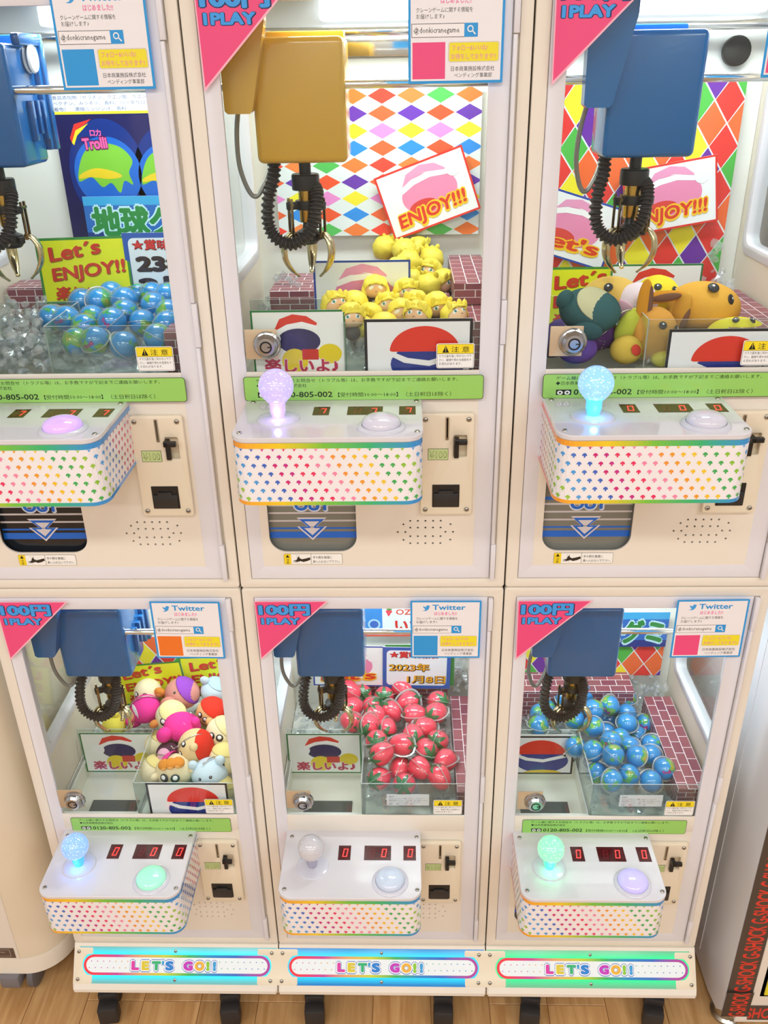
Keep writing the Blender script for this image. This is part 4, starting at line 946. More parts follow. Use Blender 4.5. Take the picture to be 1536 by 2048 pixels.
for M_, lab in ((LM, 'small grey ingredient label on the clear fence of the strawberry machine'), (LR, 'small grey ingredient label on the clear fence of the lower right machine')):
    o = poster('ingredient_label', M_, ingredient(), .078, .027, (.226 if M_ is LM else .231, .0108, .3705), lab, 'label', base='#d9dfe8')
# brick-print blocks
bk = bpy.data.materials.new('brick_print'); bk.use_nodes = True; nt = bk.node_tree; b = nt.nodes['Principled BSDF']; b.inputs['Roughness'].default_value = .35
uv = nt.nodes.new('ShaderNodeUVMap'); br = nt.nodes.new('ShaderNodeTexBrick'); br.inputs['Scale'].default_value = 1.0; br.inputs['Brick Width'].default_value = .031; br.inputs['Row Height'].default_value = .0185
br.inputs['Mortar Size'].default_value = .0007; br.inputs['Mortar Smooth'].default_value = .0; br.inputs['Bias'].default_value = 0
br.inputs['Color1'].default_value = (*lin('#9a5a62'), 1); br.inputs['Color2'].default_value = (*lin('#82485a'), 1); br.inputs['Mortar'].default_value = (*lin('#f0eaee'), 1)
nt.links.new(uv.outputs[0], br.inputs['Vector']); nt.links.new(br.outputs['Color'], b.inputs['Base Color'])
def brick_block(M_, x0, x1, y0, y1, z0, z1, label, along='y'):
    bm = bmesh.new(); add_box(bm, x0, x1, y0, y1, z0, z1, .0012, 1); ul = bm.loops.layers.uv.new('UVMap'); bmesh.ops.recalc_face_normals(bm, faces=bm.faces)
    for f in bm.faces:
        n = f.normal
        for l in f.loops:
            c = l.vert.co
            if abs(n.z) > .6: l[ul].uv = (c.y - y0, c.x - x0) if along == 'y' else (c.x - x0, c.y - y0)
            elif abs(n.y) > .6: l[ul].uv = (c.x - x0, (c.z - z0) * 1.7)
            else: l[ul].uv = (c.y - y0, (c.z - z0) * 1.7)
    me = finish(bm, 'brick_print_block', bk); o = obj('brick_print_block', me, None, M_.location); o['label'] = label; o['category'] = 'block'; o['group'] = 'brick-print display blocks'; return o
FZ = .3452
brick_block(LR, .336, .3925, .016, .278, FZ, .409, 'brick-print block running from front to back, lower right machine')
brick_block(LR, .030, .310, .258, .330, FZ, .438, 'brick-print block at the back of the lower right machine', 'x')
brick_block(LM, .3555, .3925, .016, .292, FZ, .399, 'purple brick-print block along the side of the strawberry machine')
brick_block(LM, .120, .350, .300, .330, FZ, .426, 'brick-print block at the back under the date poster', 'x')
brick_block(UM, .337, .3925, .105, .318, .423, .455, 'brick-print block, the upper one of two, beside the back yellow dolls')
brick_block(UM, .345, .3925, .016, .318, FZ, .4225, 'brick-print block, the lower one of two, upper middle machine')
brick_block(UM, .205, .335, .170, .318, FZ, .420, 'brick-print block carrying the back yellow dolls', 'x')
brick_block(UM, .055, .124, .172, .300, FZ, .432, 'brick-print block behind the chute of the upper middle machine', 'x')
brick_block(UR, .300, .3925, .016, .275, FZ, .402, 'brick-print block beside the large orange plush, upper right machine')
brick_block(UL, .030, .150, .250, .310, FZ, .425, 'brick-print block behind the film heap, upper left machine', 'x')
brick_block(UL, .346, .3925, .016, .20, FZ, .412, 'brick-print block at the side of the upper left machine')

# ------------------------------------------------------------------ clear chips and crumpled film
def chips(M_, regions, label, seed, size=.009):
    """heap of clear crumpled chips: regions = (x0,x1,y0,y1,z0,z1,count)"""
    R_ = random.Random(seed); V = []; F = []
    t0 = bmesh.new(); bmesh.ops.create_icosphere(t0, subdivisions=1, radius=1); tv = [v.co.copy() for v in t0.verts]; tf = [tuple(v.index for v in f.verts) for f in t0.faces]; t0.free()
    for x0, x1, y0, y1, z0, z1, n in regions:
        for _ in range(n):
            c = Vector((R_.uniform(x0, x1), R_.uniform(y0, y1), R_.uniform(z0, z1))); s = size * R_.uniform(.6, 1.25); o = len(V)
            q = Matrix.Rotation(R_.uniform(0, 6.28), 3, Vector((R_.gauss(0, 1), R_.gauss(0, 1), R_.gauss(0, 1) + .01)).normalized()); sc = Vector((R_.uniform(.5, 1.2), R_.uniform(.5, 1.1), R_.uniform(.35, .9)))
            for v in tv:
                k = R_.uniform(.65, 1.2); p = q @ Vector((v.x * sc.x * k, v.y * sc.y * k, v.z * sc.z * k)) * s + c; p.z = max(p.z, .3456); p.y = max(p.y, .0155 if p.x > .176 else .006); p.x = min(max(p.x, .027), .393); V.append(tuple(p))
            F += [tuple(o + i for i in f) for f in tf]
    me = bpy.data.meshes.new('clear_chips'); me.from_pydata(V, [], F); me.materials.append(ice)
    o = obj('clear_chips', me, None, M_.location); o['kind'] = 'stuff'; o['label'] = label; o['category'] = 'clear chips'; return o
chips(LR, [(.185, .335, .018, .26, .346, .372, 260), (.03, .18, .168, .27, .346, .385, 120), (.315, .385, .285, .325, .35, .43, 60)], 'crumpled clear film under the planet gummies, lower right machine', 1)
chips(LM, [(.185, .352, .018, .29, .346, .374, 260), (.03, .18, .168, .30, .346, .385, 130), (.36, .39, .30, .328, .40, .52, 50)], 'crumpled clear film under the strawberry gummies', 2)
chips(LL, [(.185, .39, .018, .31, .346, .372, 230), (.03, .18, .168, .31, .346, .378, 110)], 'crumpled clear film under the plush charms, lower left machine', 3)
chips(UL, [(.185, .345, .018, .25, .346, .378, 240), (.03, .175, .012, .20, .346, .385, 260), (.03, .165, .03, .19, .385, .405, 110), (.05, .13, .06, .17, .405, .425, 50)], 'heap of crumpled clear film over the chute, upper left machine', 4)
chips(UM, [(.185, .335, .018, .165, .346, .392, 220), (.06, .10, .18, .22, .434, .452, 10), (.03, .05, .17, .3, .35, .40, 40), (.336, .344, .1, .3, .36, .43, 24)], 'crumpled clear film under the yellow dolls', 5)
chips(UR, [(.185, .29, .018, .31, .346, .368, 120), (.33, .37, .22, .31, .405, .43, 16), (.345, .355, .285, .31, .43, .47, 5)], 'clear film scraps around the large plush charms', 6)

# ------------------------------------------------------------------ prizes: where each one rests (machine coordinates)
PL_LR = [(0.3006, 0.2765, 0.4043), (0.2105, 0.2704, 0.4202), (0.2550, 0.2337, 0.4216), (0.2191, 0.2145, 0.4265), (0.2928, 0.2368, 0.3974), (0.2846, 0.1975, 0.4054), (0.2628, 0.2479, 0.3720), (0.3325, 0.2311, 0.3755), (0.2128, 0.1754, 0.4144), (0.2448, 0.1971, 0.3804), (0.3075, 0.1988, 0.3720), (0.2348, 0.1217, 0.4256), (0.2642, 0.1640, 0.3959), (0.1987, 0.1048, 0.4174), (0.2299, 0.0810, 0.4286), (0.2764, 0.0869, 0.4198), (0.3114, 0.1129, 0.3996), (0.2718, 0.1260, 0.4087), (0.3236, 0.1511, 0.3908), (0.2019, 0.0735, 0.3913), (0.2200, 0.0370, 0.4082), (0.2557, 0.0562, 0.4033), (0.2951, 0.0460, 0.3974), (0.3260, 0.0721, 0.4039), (0.1127, 0.2165, 0.4139), (0.1037, 0.1766, 0.4174), (0.1818, 0.2081, 0.4058), (0.1736, 0.1443, 0.3922), (0.1305, 0.2503, 0.3990), (0.2442, 0.2784, 0.3919), (0.1688, 0.2599, 0.4176)]
PL_UL = [(0.1808, 0.2468, 0.4198), (0.2124, 0.2208, 0.4191), (0.2225, 0.2645, 0.4160), (0.2526, 0.2367, 0.4138), (0.1703, 0.2004, 0.4129), (0.2057, 0.1805, 0.4174), (0.2507, 0.1627, 0.4219), (0.2820, 0.2086, 0.4189), (0.3014, 0.1447, 0.4176), (0.1414, 0.1413, 0.4012), (0.1737, 0.1166, 0.4053), (0.2028, 0.1441, 0.3995), (0.2541, 0.0840, 0.4098), (0.2613, 0.1243, 0.4121), (0.2931, 0.1005, 0.4021), (0.2059, 0.0558, 0.3877), (0.2413, 0.0370, 0.3942), (0.2813, 0.0370, 0.3868), (0.3321, 0.0370, 0.3977), (0.3308, 0.1165, 0.4133), (0.3138, 0.1833, 0.4234), (0.3376, 0.0768, 0.4060), (0.2075, 0.0951, 0.3987)]
ST_LM = [(0.1445, 0.2607, 0.4362), (0.1683, 0.2837, 0.4107), (0.2161, 0.2713, 0.4136), (0.2533, 0.2876, 0.4239), (0.2675, 0.2489, 0.4175), (0.3266, 0.2483, 0.4198), (0.1521, 0.2209, 0.4261), (0.1900, 0.2388, 0.4114), (0.2325, 0.2241, 0.4130), (0.2784, 0.2086, 0.4189), (0.3225, 0.2069, 0.4239), (0.1999, 0.1994, 0.4213), (0.1883, 0.1527, 0.4386), (0.2227, 0.1646, 0.4180), (0.1543, 0.1792, 0.4245), (0.2751, 0.1389, 0.4250), (0.2984, 0.1722, 0.4151), (0.3245, 0.1393, 0.4110), (0.2054, 0.1152, 0.4321), (0.2540, 0.1036, 0.4324), (0.2157, 0.0750, 0.4363), (0.2997, 0.1058, 0.4187), (0.3359, 0.0881, 0.4077), (0.2875, 0.0672, 0.4083), (0.2499, 0.0796, 0.3948), (0.2120, 0.0451, 0.4036), (0.2591, 0.0370, 0.3964), (0.3241, 0.0474, 0.4053)]
DO_UM = [(0.2201, 0.1516, 0.4388), (0.2666, 0.1439, 0.4350), (0.2811, 0.0966, 0.4274), (0.3104, 0.0661, 0.4320), (0.2379, 0.1241, 0.4188), (0.2594, 0.0652, 0.4233), (0.2828, 0.0350, 0.4271), (0.2138, 0.0955, 0.4101), (0.1895, 0.1227, 0.4222), (0.1642, 0.0680, 0.4345), (0.3340, 0.0367, 0.4238), (0.1896, 0.0350, 0.4258), (0.2017, 0.0605, 0.3998), (0.2360, 0.0350, 0.4111)]
DB_UM = [(0.2311, 0.3100, 0.4771), (0.2641, 0.2792, 0.4773), (0.2868, 0.3100, 0.4754), (0.2709, 0.2433, 0.4657), (0.3082, 0.2815, 0.4638), (0.3058, 0.2454, 0.4520), (0.2756, 0.2137, 0.4422), (0.3252, 0.2141, 0.4415), (0.3009, 0.1850, 0.4406), (0.2540, 0.1916, 0.4650)]

def nth(n):
    return ['first', 'second', 'third', 'fourth', 'fifth', 'sixth', 'seventh', 'eighth', 'ninth', 'tenth', 'eleventh', 'twelfth'][n]
def rows_of(P, n):
    """say where each piece lies: row counted from the front glass, then place from the left"""
    idx = sorted(range(len(P)), key=lambda i: P[i][1] - .5 * P[i][2]); per = math.ceil(len(P) / n); out = {}
    for r_ in range(n):
        row = sorted(idx[r_ * per:(r_ + 1) * per], key=lambda i: P[i][0])
        for k, i in enumerate(row): out[i] = (r_, k)
    return out
# planet gummies
pm = bpy.data.materials.new('planet_gummy'); pm.use_nodes = True; nt = pm.node_tree; b = nt.nodes['Principled BSDF']; L = nt.links.new
tc = nt.nodes.new('ShaderNodeTexCoord'); oi = nt.nodes.new('ShaderNodeObjectInfo'); ml = nt.nodes.new('ShaderNodeMath'); ml.operation = 'MULTIPLY'; ml.inputs[1].default_value = 3.0
ad = nt.nodes.new('ShaderNodeVectorMath'); ad.operation = 'ADD'; L(tc.outputs['Object'], ad.inputs[0]); L(oi.outputs['Random'], ml.inputs[0]); L(ml.outputs[0], ad.inputs[1])
nz = nt.nodes.new('ShaderNodeTexNoise'); nz.inputs['Scale'].default_value = 42; nz.inputs['Detail'].default_value = 3; nz.inputs['Roughness'].default_value = .55; L(ad.outputs[0], nz.inputs['Vector'])
rp = nt.nodes.new('ShaderNodeValToRGB'); rp.color_ramp.interpolation = 'EASE'; e = rp.color_ramp.elements
e[0].position = .0; e[0].color = (*lin('#0a8fe0'), 1); e[1].position = .545; e[1].color = (*lin('#0c93de'), 1)
for p_, c_ in ((.575, '#3caa5c'), (.64, '#7fb84c'), (.70, '#c8b23c')): k = e.new(p_); k.color = (*lin(c_), 1)
L(nz.outputs['Fac'], rp.inputs[0]); L(rp.outputs[0], b.inputs['Base Color']); b.inputs['Roughness'].default_value = .3; b.inputs['Coat Weight'].default_value = .8; b.inputs['Coat Roughness'].default_value = .06
def shell_mesh(prof, flange, name):
    bm = bmesh.new(); add_lathe(bm, prof, 28); shell = finish(bm, name, film, True)
    bm = bmesh.new(); add_lathe(bm, flange, 28); return shell, finish(bm, 'flange', rim, True)
RB = .0192
bm = bmesh.new(); bmesh.ops.create_uvsphere(bm, u_segments=28, v_segments=18, radius=RB); ball_me = finish(bm, 'gummy', pm, True)
shell_b, flange_b = shell_mesh([((RB + .0012) * math.sin(a) if 0 < k < 16 else 0, -(RB + .0012) * math.cos(a)) for k, a in ((k, k / 16 * PI) for k in range(17))], [(RB + .0011, -.0005), (RB + .0032, -.0004), (RB + .0034, 0), (RB + .0032, .0004), (RB + .0011, .0005)], 'clear_shell')
A = Art(); A.text('Trolli', 0, -.003, .0075, '#5a1a70', 0, .1, .016, 'c'); A.text('Trolli', 0, -.003, .0072, '#e0409c', 1, .03, .015, 'c')
def ballwrap(x, y, e_):
    a, c = x / RB, y / RB; r_ = RB + .0003 + e_; return (r_ * math.sin(a) * math.cos(c), -r_ * math.cos(a) * math.cos(c), r_ * math.sin(c))
troll_me = A.mesh('pink_lettering', PRINTG, .0001, ballwrap)
def planets(M_, P, seed, where, lettered):
    R_ = random.Random(seed); rw = rows_of(P, 4)
    for i, p in enumerate(P):
        r_, k = rw[i]
        o = root('planet_gummy', M_.location + Vector(p), 'planet gummy, %s from left in the %s row from the glass, %s' % (nth(k), nth(r_), where), 'candy', 'planet gummies of the ' + where)
        o.scale = (1.06, 1.06, 1.06)
        g = obj('gummy', ball_me, o, rot=(R_.uniform(0, 6), R_.uniform(0, 6), R_.uniform(0, 6)))
        if i in lettered: obj('pink_lettering', troll_me, o, rot=(R_.uniform(-.5, .1), R_.uniform(-.6, 1.2), R_.uniform(-.5, .4)))
        q = (R_.uniform(-.9, .9), R_.uniform(-.9, .9), 0); s_ = obj('clear_shell', shell_b, o, rot=q); obj('flange', flange_b, s_)
planets(LR, PL_LR, 11, 'lower right machine', (2, 7, 11, 23, 18))
planets(UL, PL_UL, 12, 'upper left machine', (12, 16, 10))
# strawberry gummies
sm = mat('strawberry_skin', '#f5405c', .3, coat=.7); gm = mat('calyx_green', '#1f6c38', .4, coat=.4)
bp = [(0, -.0215), (.006, -.0205), (.0115, -.016), (.0155, -.009), (.0178, -.001), (.0178, .006), (.0155, .0125), (.010, .0168), (.004, .0180), (0, .0180)]
straw_me = lathe('berry', sm, bp, 24)
straw_me.polygons.foreach_set('use_smooth', [True] * len(straw_me.polygons))
def calyx():
    bm = bmesh.new(); n = 6
    for k in range(n):
        a = 2 * PI * k / n + .3; rows = []
        for j, (r_, h, w) in enumerate(((.001, .0205, .0022), (.006, .0190, .0042), (.0108, .0168, .0040), (.0150, .0128, .0026), (.0182, .0078 + (k % 2) * .003, .0003))):
            c = Vector((r_ * math.cos(a), r_ * math.sin(a), h)); t = Vector((-math.sin(a), math.cos(a), 0)) * w; up = Vector((math.cos(a), math.sin(a), 1)).normalized() * .0008
            rows.append([bm.verts.new(c - t), bm.verts.new(c + up), bm.verts.new(c + t)])
        for A_, B_ in zip(rows, rows[1:]):
            for q in (0, 1): bm.faces.new((A_[q], A_[q + 1], B_[q + 1], B_[q]))
    add_tube(bm, [(0, 0, .0185), (.0008, 0, .023), (.0028, .0005, .0262)], [.0022, .0014, .0012], 8)
    return finish(bm, 'calyx', gm, True)
calyx_me = calyx()
bm = bmesh.new(); add_lathe(bm, [((r_ + .0014) if 0 < i < 9 else 0, h * 1.09) for i, (r_, h) in enumerate(bp)], 24); shell_s = finish(bm, 'clear_shell', film, True)
bm = bmesh.new(); out = [(r_ + .0014, h * 1.09) for r_, h in bp[1:-1]]; loop = [(0, -.0236)] + out + [(0, .0212)] + [(-x, z) for x, z in out[::-1]]
n = len(loop); rr_ = []
for k, (x, z) in enumerate(loop):
    d = Vector((x, 0, z)).normalized(); p = Vector((x, 0, z)); rr_.append([bm.verts.new(p + Vector((0, s, 0))) for s in (-.0004, .0004)] + [bm.verts.new(p + d * .003 + Vector((0, s, 0))) for s in (.0004, -.0004)])
for k in range(n):
    a, c = rr_[k], rr_[(k + 1) % n]
    for q in range(4): bm.faces.new((a[q], a[(q + 1) % 4], c[(q + 1) % 4], c[q]))
flange_s = finish(bm, 'flange', rim)
A = Art(); A.text('OZZY', 0, -.0015, .005, '#5a1030', 0, .03, .011, 'c')
mark_me = A.mesh('dark_mark', PRINTG, .0001, lambda x, y, e_: ((.0184 + e_) * math.sin(x / .0178), -(.0184 + e_) * math.cos(x / .0178), y + .002))
R_ = random.Random(7); rw = rows_of(ST_LM, 4)
straw_dir = {26: (2.2, .3), 27: (3.0, 0), 23: (2.9, .3), 25: (1.3, 1.3), 20: (1.2, 1.2), 19: (2.7, -.3), 21: (2.8, .2)}
for i, p in enumerate(ST_LM):
    r_, k = rw[i]
    o = root('strawberry_gummy', LM.location + Vector(p), 'strawberry gummy in clear shell, %s from left in the %s row from the glass' % (nth(k), nth(r_)), 'candy', 'strawberry gummies in the lower middle machine')
    tilt, az = R_.uniform(.9, 1.9), R_.uniform(-PI * .9, PI * .9); o.scale = (1.17, 1.17, 1.17)
    q = (Matrix.Rotation(az, 4, 'Z') @ Matrix.Rotation(tilt, 4, 'X') @ Matrix.Rotation(R_.uniform(0, 6), 4, 'Z')).to_euler(); o.rotation_euler = q
    be = obj('berry', straw_me, o); obj('calyx', calyx_me, o); s_ = obj('clear_shell', shell_s, o); obj('flange', flange_s, s_)
    if i % 3 == 0: obj('dark_mark', mark_me, be)

# ------------------------------------------------------------------ plush charms and dolls (plain generic shapes in the toys' colours)
def fabric(c): return mat('plush_' + c[1:], c, .95, bump=.5, bscale=900, spec=.1)
def vinyl(c): return mat('vinyl_' + c[1:], c, .5)
def blob(name, m, r, sc=(1, 1, 1), a0=0.0, a1=PI, n=28, k=18, ear=0, thick=0):
    """part of an ellipsoid from polar angle a0 to a1"""
    key = ('blob', name, m.name, r, sc, a0, a1)
    def mk():
        bm = bmesh.new(); pf = [(r * math.sin(a0 + (a1 - a0) * i / k), r * math.cos(a0 + (a1 - a0) * i / k)) for i in range(k + 1)]
        if a0 == 0: pf[0] = (0, pf[0][1])
        if a1 < PI: pf.append((pf[-1][0] * .93, pf[-1][1]))
        else: pf[-1] = (0, pf[-1][1])
        add_lathe(bm, pf, n)
        for v in bm.verts: v.co = Vector((v.co.x * sc[0], v.co.y * sc[1], v.co.z * sc[2]))
        return finish(bm, name, m, True)
    return cached(key, mk)
def aim(d):
    """rotation taking +z to direction d"""
    return Vector((0, 0, 1)).rotation_difference(Vector(d).normalized()).to_euler()
def on(par, name, me, d, dist): return obj(name, me, par, Vector(d).normalized() * dist, aim(d))
ring_m = steel
def eyes(par, r, d1, d2, size=.2, white=False):
    for d in (d1, d2):
        e_ = on(par, 'eye', blob('eye', vinyl('#1d1a1c'), r * size, (1, 1, .28)), d, r * .97)
        obj('glint', blob('glint', vinyl('#f4f4f4'), r * size * (.55 if white else .32), (1, 1, .3)), e_, (0, r * size * .2, r * size * .2))
def plush(M_, p, r, body, label, sc=(1, 1, 1), rot=(0, 0, 0), name='plush_charm', cap=None, patches=(), ears=(), eye=None, group='plush charms', clasp=False, eyesize=.2, white=False):
    o = root(name, M_.location + Vector(p), label, 'plush toy', group, rot=rot)
    h = obj('head', blob('head', fabric(body), r, sc), o)
    if cap: obj('cap', blob('cap', fabric(cap[0]), r * 1.035, sc, 0, cap[2]), o, rot=aim(cap[1]))
    for c_, d, ang in patches: obj('patch', blob('patch', fabric(c_), r * 1.022, sc if len(patches) < 3 else (1, 1, 1), 0, ang), o, rot=aim(d))
    for c_, d, er, esc, in_ in ears:
        e_ = on(o, 'ear', blob('ear', fabric(c_), er, esc), d, r * .95 + er * esc[2] * .6)
        if in_: obj('inner_ear', blob('inner_ear', fabric(in_), er * .7, (esc[0], esc[1] * 1.3, esc[2])), e_, (0, -er * esc[1] * .25, 0))
    if eye: eyes(o, r, eye[0], eye[1], eyesize, white)
    if clasp:
        bm_key = ('clasp', r)
        def mk():
            bm = bmesh.new(); add_tube(bm, [(r * 1.02 * math.cos(a), 0, r * 1.02 * math.sin(a)) for a in [PI * k_ / 16 for k_ in range(17)]], .0011, 8)
            for k_ in range(9): bmesh.ops.create_uvsphere(bm, u_segments=6, v_segments=4, radius=.0012, matrix=Matrix.Translation((r * .1 * math.sin(k_), -.002, r * 1.03 + .0022 * k_)))
            return finish(bm, 'metal_clasp', ring_m, True)
        obj('metal_clasp', cached(bm_key, mk), o, rot=clasp)
    return o

g_ = 'plush charms of the lower left machine'
CR, HP = '#efe2bd', '#ee3f9d'
plush(LL, (.1541, .205, .4352), .0315, HP, 'hot pink round plush with a white striped patch, behind the claw', (1, .95, .9), rot=(.2, -.2, -.3), patches=((('#f2eef4', (-.5, -.75, .35), .62)),), ears=((HP, (-.75, -.5, -.5), .016, (1.3, .8, .8), None),), group=g_, clasp=(0, 0, .6))
plush(LL, (.1500, .245, .4450), .0285, CR, 'cream plush with big eyes and an orange side curl beside the yellow poster', rot=(.3, 0, -.2), ears=(('#d98a3e', (.9, -.1, .35), .012, (1, .7, 1), '#e8a860'),), eye=((.25, -.75, .6), (-.45, -.7, .55)), group=g_, eyesize=.24, white=True)
plush(LL, (.2243, .236, .4500), .0340, '#d9958a', 'rose coloured plush wearing a purple cap', (1.05, .95, .95), rot=(.1, .1, 0), cap=('#9a4fc4', (.75, .1, .65), 1.15), ears=(('#d68c82', (-.5, -.8, .1), .015, (1.2, .8, .9), None),), eye=((-.35, -.75, .75), (.12, -.8, .75)), group=g_, eyesize=.08)
plush(LL, (.2865, .252, .4440), .0285, '#c8e0ee', 'pale blue plush with a blue collar in the back corner', rot=(.2, .3, 0), patches=(), cap=('#b8d8ec', (.2, .3, 1), .9), ears=(('#c8e0ee', (-.7, 0, .7), .011, (.9, .6, 1), None),), group=g_)
plush(LL, (.2160, .172, .4440), .0310, '#f0e6c0', 'pale yellow plush wearing a hat with green spots, between the two hot pink ones', rot=(.2, .1, .2), cap=('#eee7a4', (.2, -.1, 1), 1.0), patches=(('#c8e08c', (.1, -.5, .85), .14), ('#c8e08c', (.5, -.2, .85), .14), ('#c8e08c', (-.3, -.2, .9), .14)), ears=(('#d98a4c', (-.9, -.4, -.1), .010, (1, .8, 1), None),), eye=((-.45, -.78, .4), (.1, -.9, .35)), group=g_, eyesize=.26, white=True)
plush(LL, (.2454, .140, .4440), .0330, HP, 'hot pink round plush with a small striped patch, in the middle of the heap', (1.1, .95, .85), rot=(0, .35, .3), patches=(('#f4d8ea', (-.35, -.75, .55), .30),), ears=((HP, (.5, -.4, .75), .009, (1, 1, .8), None), (HP, (-.85, -.45, -.2), .016, (1.2, .9, .9), None)), group=g_, clasp=(.3, 1.8, .4))
plush(LL, (.2924, .190, .4390), .0305, '#dfae78', 'tan plush in a red and yellow cap against the side of the machine', rot=(0, .25, 0), cap=('#e23a2e', (.35, .1, .95), 1.25), ears=(('#dfae78', (.05, -.95, .15), .008, (1, 1, 1.1), None),), eye=((-.65, -.72, .2), (-.25, -.9, .1)), patches=(('#f0e23c', (.4, .2, .9), .85),), group=g_, eyesize=.2, white=True)
plush(LL, (.3240, .135, .4330), .0330, CR, 'large cream plush half hidden at the door edge', rot=(0, .2, 0), cap=('#eee0a8', (.5, .2, .85), 1.1), eye=((-.55, -.78, .35), (-.05, -.9, .4)), group=g_, eyesize=.22, white=True)
plush(LL, (.2800, .096, .4350), .0335, '#e9cf9c', 'peach plush with a wide red band and yellow top', rot=(.1, .35, 0), cap=('#e33a2c', (.85, -.1, .6), 1.12), patches=(('#f0e23a', (.85, .12, .55), .74),), ears=(('#e9cf9c', (-.1, -.75, .75), .008, (1, 1, 1), None),), eye=((-.72, -.55, .5), (-.7, -.72, -.1)), group=g_, eyesize=.17, white=True, clasp=(0, -1.4, .5))
plush(LL, (.3345, .085, .4140), .0300, '#f0e2b4', 'cream plush with big round eyes behind the pale blue one', rot=(0, 0, 0), cap=('#eedc90', (.2, .3, 1), 1.0), eye=((-.55, -.8, .35), (.0, -.95, .3)), group=g_, eyesize=.24, white=True)
plush(LL, (.2240, .100, .4120), .0240, '#5a3a4a', 'small dark plum plush deep in the heap', rot=(.2, 0, 0), patches=(('#e8b4cc', (-.2, -.7, .7), .6),), group=g_, clasp=(.8, .3, .2))
plush(LL, (.2457, .058, .4100), .0340, '#f0e0b8', 'cream faced plush with an orange curly fringe and a pink back', (1.08, .9, .92), rot=(0, -.1, 0), cap=('#ee4aa0', (-.85, .35, .3), 1.1), ears=(('#e2933e', (-.30, -.45, .85), .0105, (1.1, 1, .6), '#eeb068'), ('#e2933e', (.1, -.45, .9), .0105, (1.1, 1, .6), '#eeb068'), ('#e2933e', (.48, -.35, .85), .0105, (1.1, 1, .6), '#eeb068'), ('#f0e0b8', (1, -.15, .1), .009, (1, .8, 1), None), ('#f0e0b8', (-.85, -.5, .1), .009, (1, .8, 1), None)), eye=((-.32, -.86, .28), (.28, -.9, .22)), group=g_, eyesize=.25, white=True)
plush(LL, (.3120, .054, .4060), .0330, '#cfe3f0', 'pale blue plush with a bright blue collar at the front of the heap', (1.05, .95, .9), ears=(('#cfe3f0', (-.75, -.1, .65), .0095, (1, .8, 1), None), ('#cfe3f0', (.6, .1, .8), .0095, (1, .8, 1), None)), eye=((-.35, -.85, .35), (.28, -.85, .5)), patches=(), group=g_, eyesize=.09, clasp=(0, 1.2, .9))
plush(LL, (.0900, .190, .4050), .0240, '#ece05c', 'yellow plush behind the chute poster', rot=(0, 0, 0), ears=(('#ece05c', (.2, .1, 1), .008, (1, 1, 1), None),), group=g_)
for j, (x, y, z) in enumerate(((.2000, .080, .3900), (.2550, .105, .3800), (.3300, .040, .3800), (.1900, .15, .3900), (.24, .19, .395), (.32, .17, .385), (.2, .22, .392), (.27, .235, .39))):
    plush(LL, (x, y, z), .0285, CR, 'cream plush under the heap %s, lower left machine' % ('by the front corner of the fence', 'beneath the red banded one', 'behind the black bordered poster', 'by the side of the fence', 'beneath the hat wearer', 'beneath the red capped one', 'beneath the hot pink one', 'beneath the purple capped one')[j], group='buried plushes of the lower left machine', cap=('#e8d890', (.4, .3, .8), 1.0))
# collar bands
def band(o, r, c_, z, w):
    key = ('band', r, c_, z)
    def mk():
        bm = bmesh.new(); pf = [(math.sqrt(max(r * r - (z + t) ** 2, 0)) * 1.03 + .0008, z + t) for t in (-w, -w * .4, w * .4, w)]; add_lathe(bm, [(pf[0][0] * .96, pf[0][1])] + pf + [(pf[-1][0] * .96, pf[-1][1])], 28); return finish(bm, 'collar_band', fabric(c_), True)
    return obj('collar_band', cached(key, mk), o)
for o in list(bpy.data.objects):
    if o.name.startswith('plush_charm') and o.parent is None and 'pale blue plush' in o.get('label', ''): band(o, .0315 if 'bright' in o['label'] else .027, '#3c9ed8', -.012, .0022)
g_ = 'plush charms of the upper right machine'
OR = '#e8b04a'
plush(UR, (.1110, .076, .4195), .0400, '#3f6a6e', 'teal plush with a cream front panel above the lock of the upper right machine', (1.12, .85, .80), rot=(0, .15, 0), patches=(('#d9d6ae', (.25, -.75, .6), .85),), ears=(('#3f6a6e', (-.95, -.2, .3), .012, (1.2, .8, .9), None), ('#35595e', (-.15, -.85, -.45), .017, (1.3, .8, .7), None)), group=g_, clasp=(.2, 2.6, .3))
plush(UR, (.1560, .150, .4180), .0400, '#e6bd62', 'golden plush with a black eye behind the teal plush', (1.15, .9, .85), eye=((-.3, -.75, .65), (.9, -.5, .2)), group=g_, eyesize=.17)
plush(UR, (.1900, .125, .4170), .0310, '#eedbe4', 'white and pink plush with a blue eye', (1, .9, 1), rot=(0, 0, .2), cap=('#e9b8cc', (-.7, -.2, -.6), 1.0), group=g_)
plush(UR, (.2250, .150, .4150), .0380, '#f0dc3c', 'bright yellow plush between the white and the orange one', (.95, .9, 1), eye=((-.2, -.7, .75), (.6, -.7, .65)), group=g_, eyesize=.15)
plush(UR, (.2870, .120, .4130), .0440, OR, 'large orange plush with black oval eyes and long folded ears', (1.25, .95, .82), rot=(.0, .1, .1), ears=((OR, (-1, -.45, -.25), .020, (2.1, .75, .6), '#8d6a55'),), eye=((-.1, -.62, .78), (.62, -.72, .45)), group=g_, eyesize=.19)
o = plush(UR, (.2020, .060, .3880), .0360, '#e0a24c', 'orange plush low behind the clear fence with one upright ear', (.9, .85, 1.1), eye=((.1, -.8, .6), (.8, -.6, .4)), group=g_, eyesize=.16)
e_ = obj('ear', blob('ear', fabric('#d9962f'), .018, (.62, .38, 2.0)), o, (-.018, 0, .043)); obj('inner_ear', blob('inner_ear', fabric('#7d5a48'), .013, (.35, .3, 2.1)), e_, (.006, -.0035, 0))
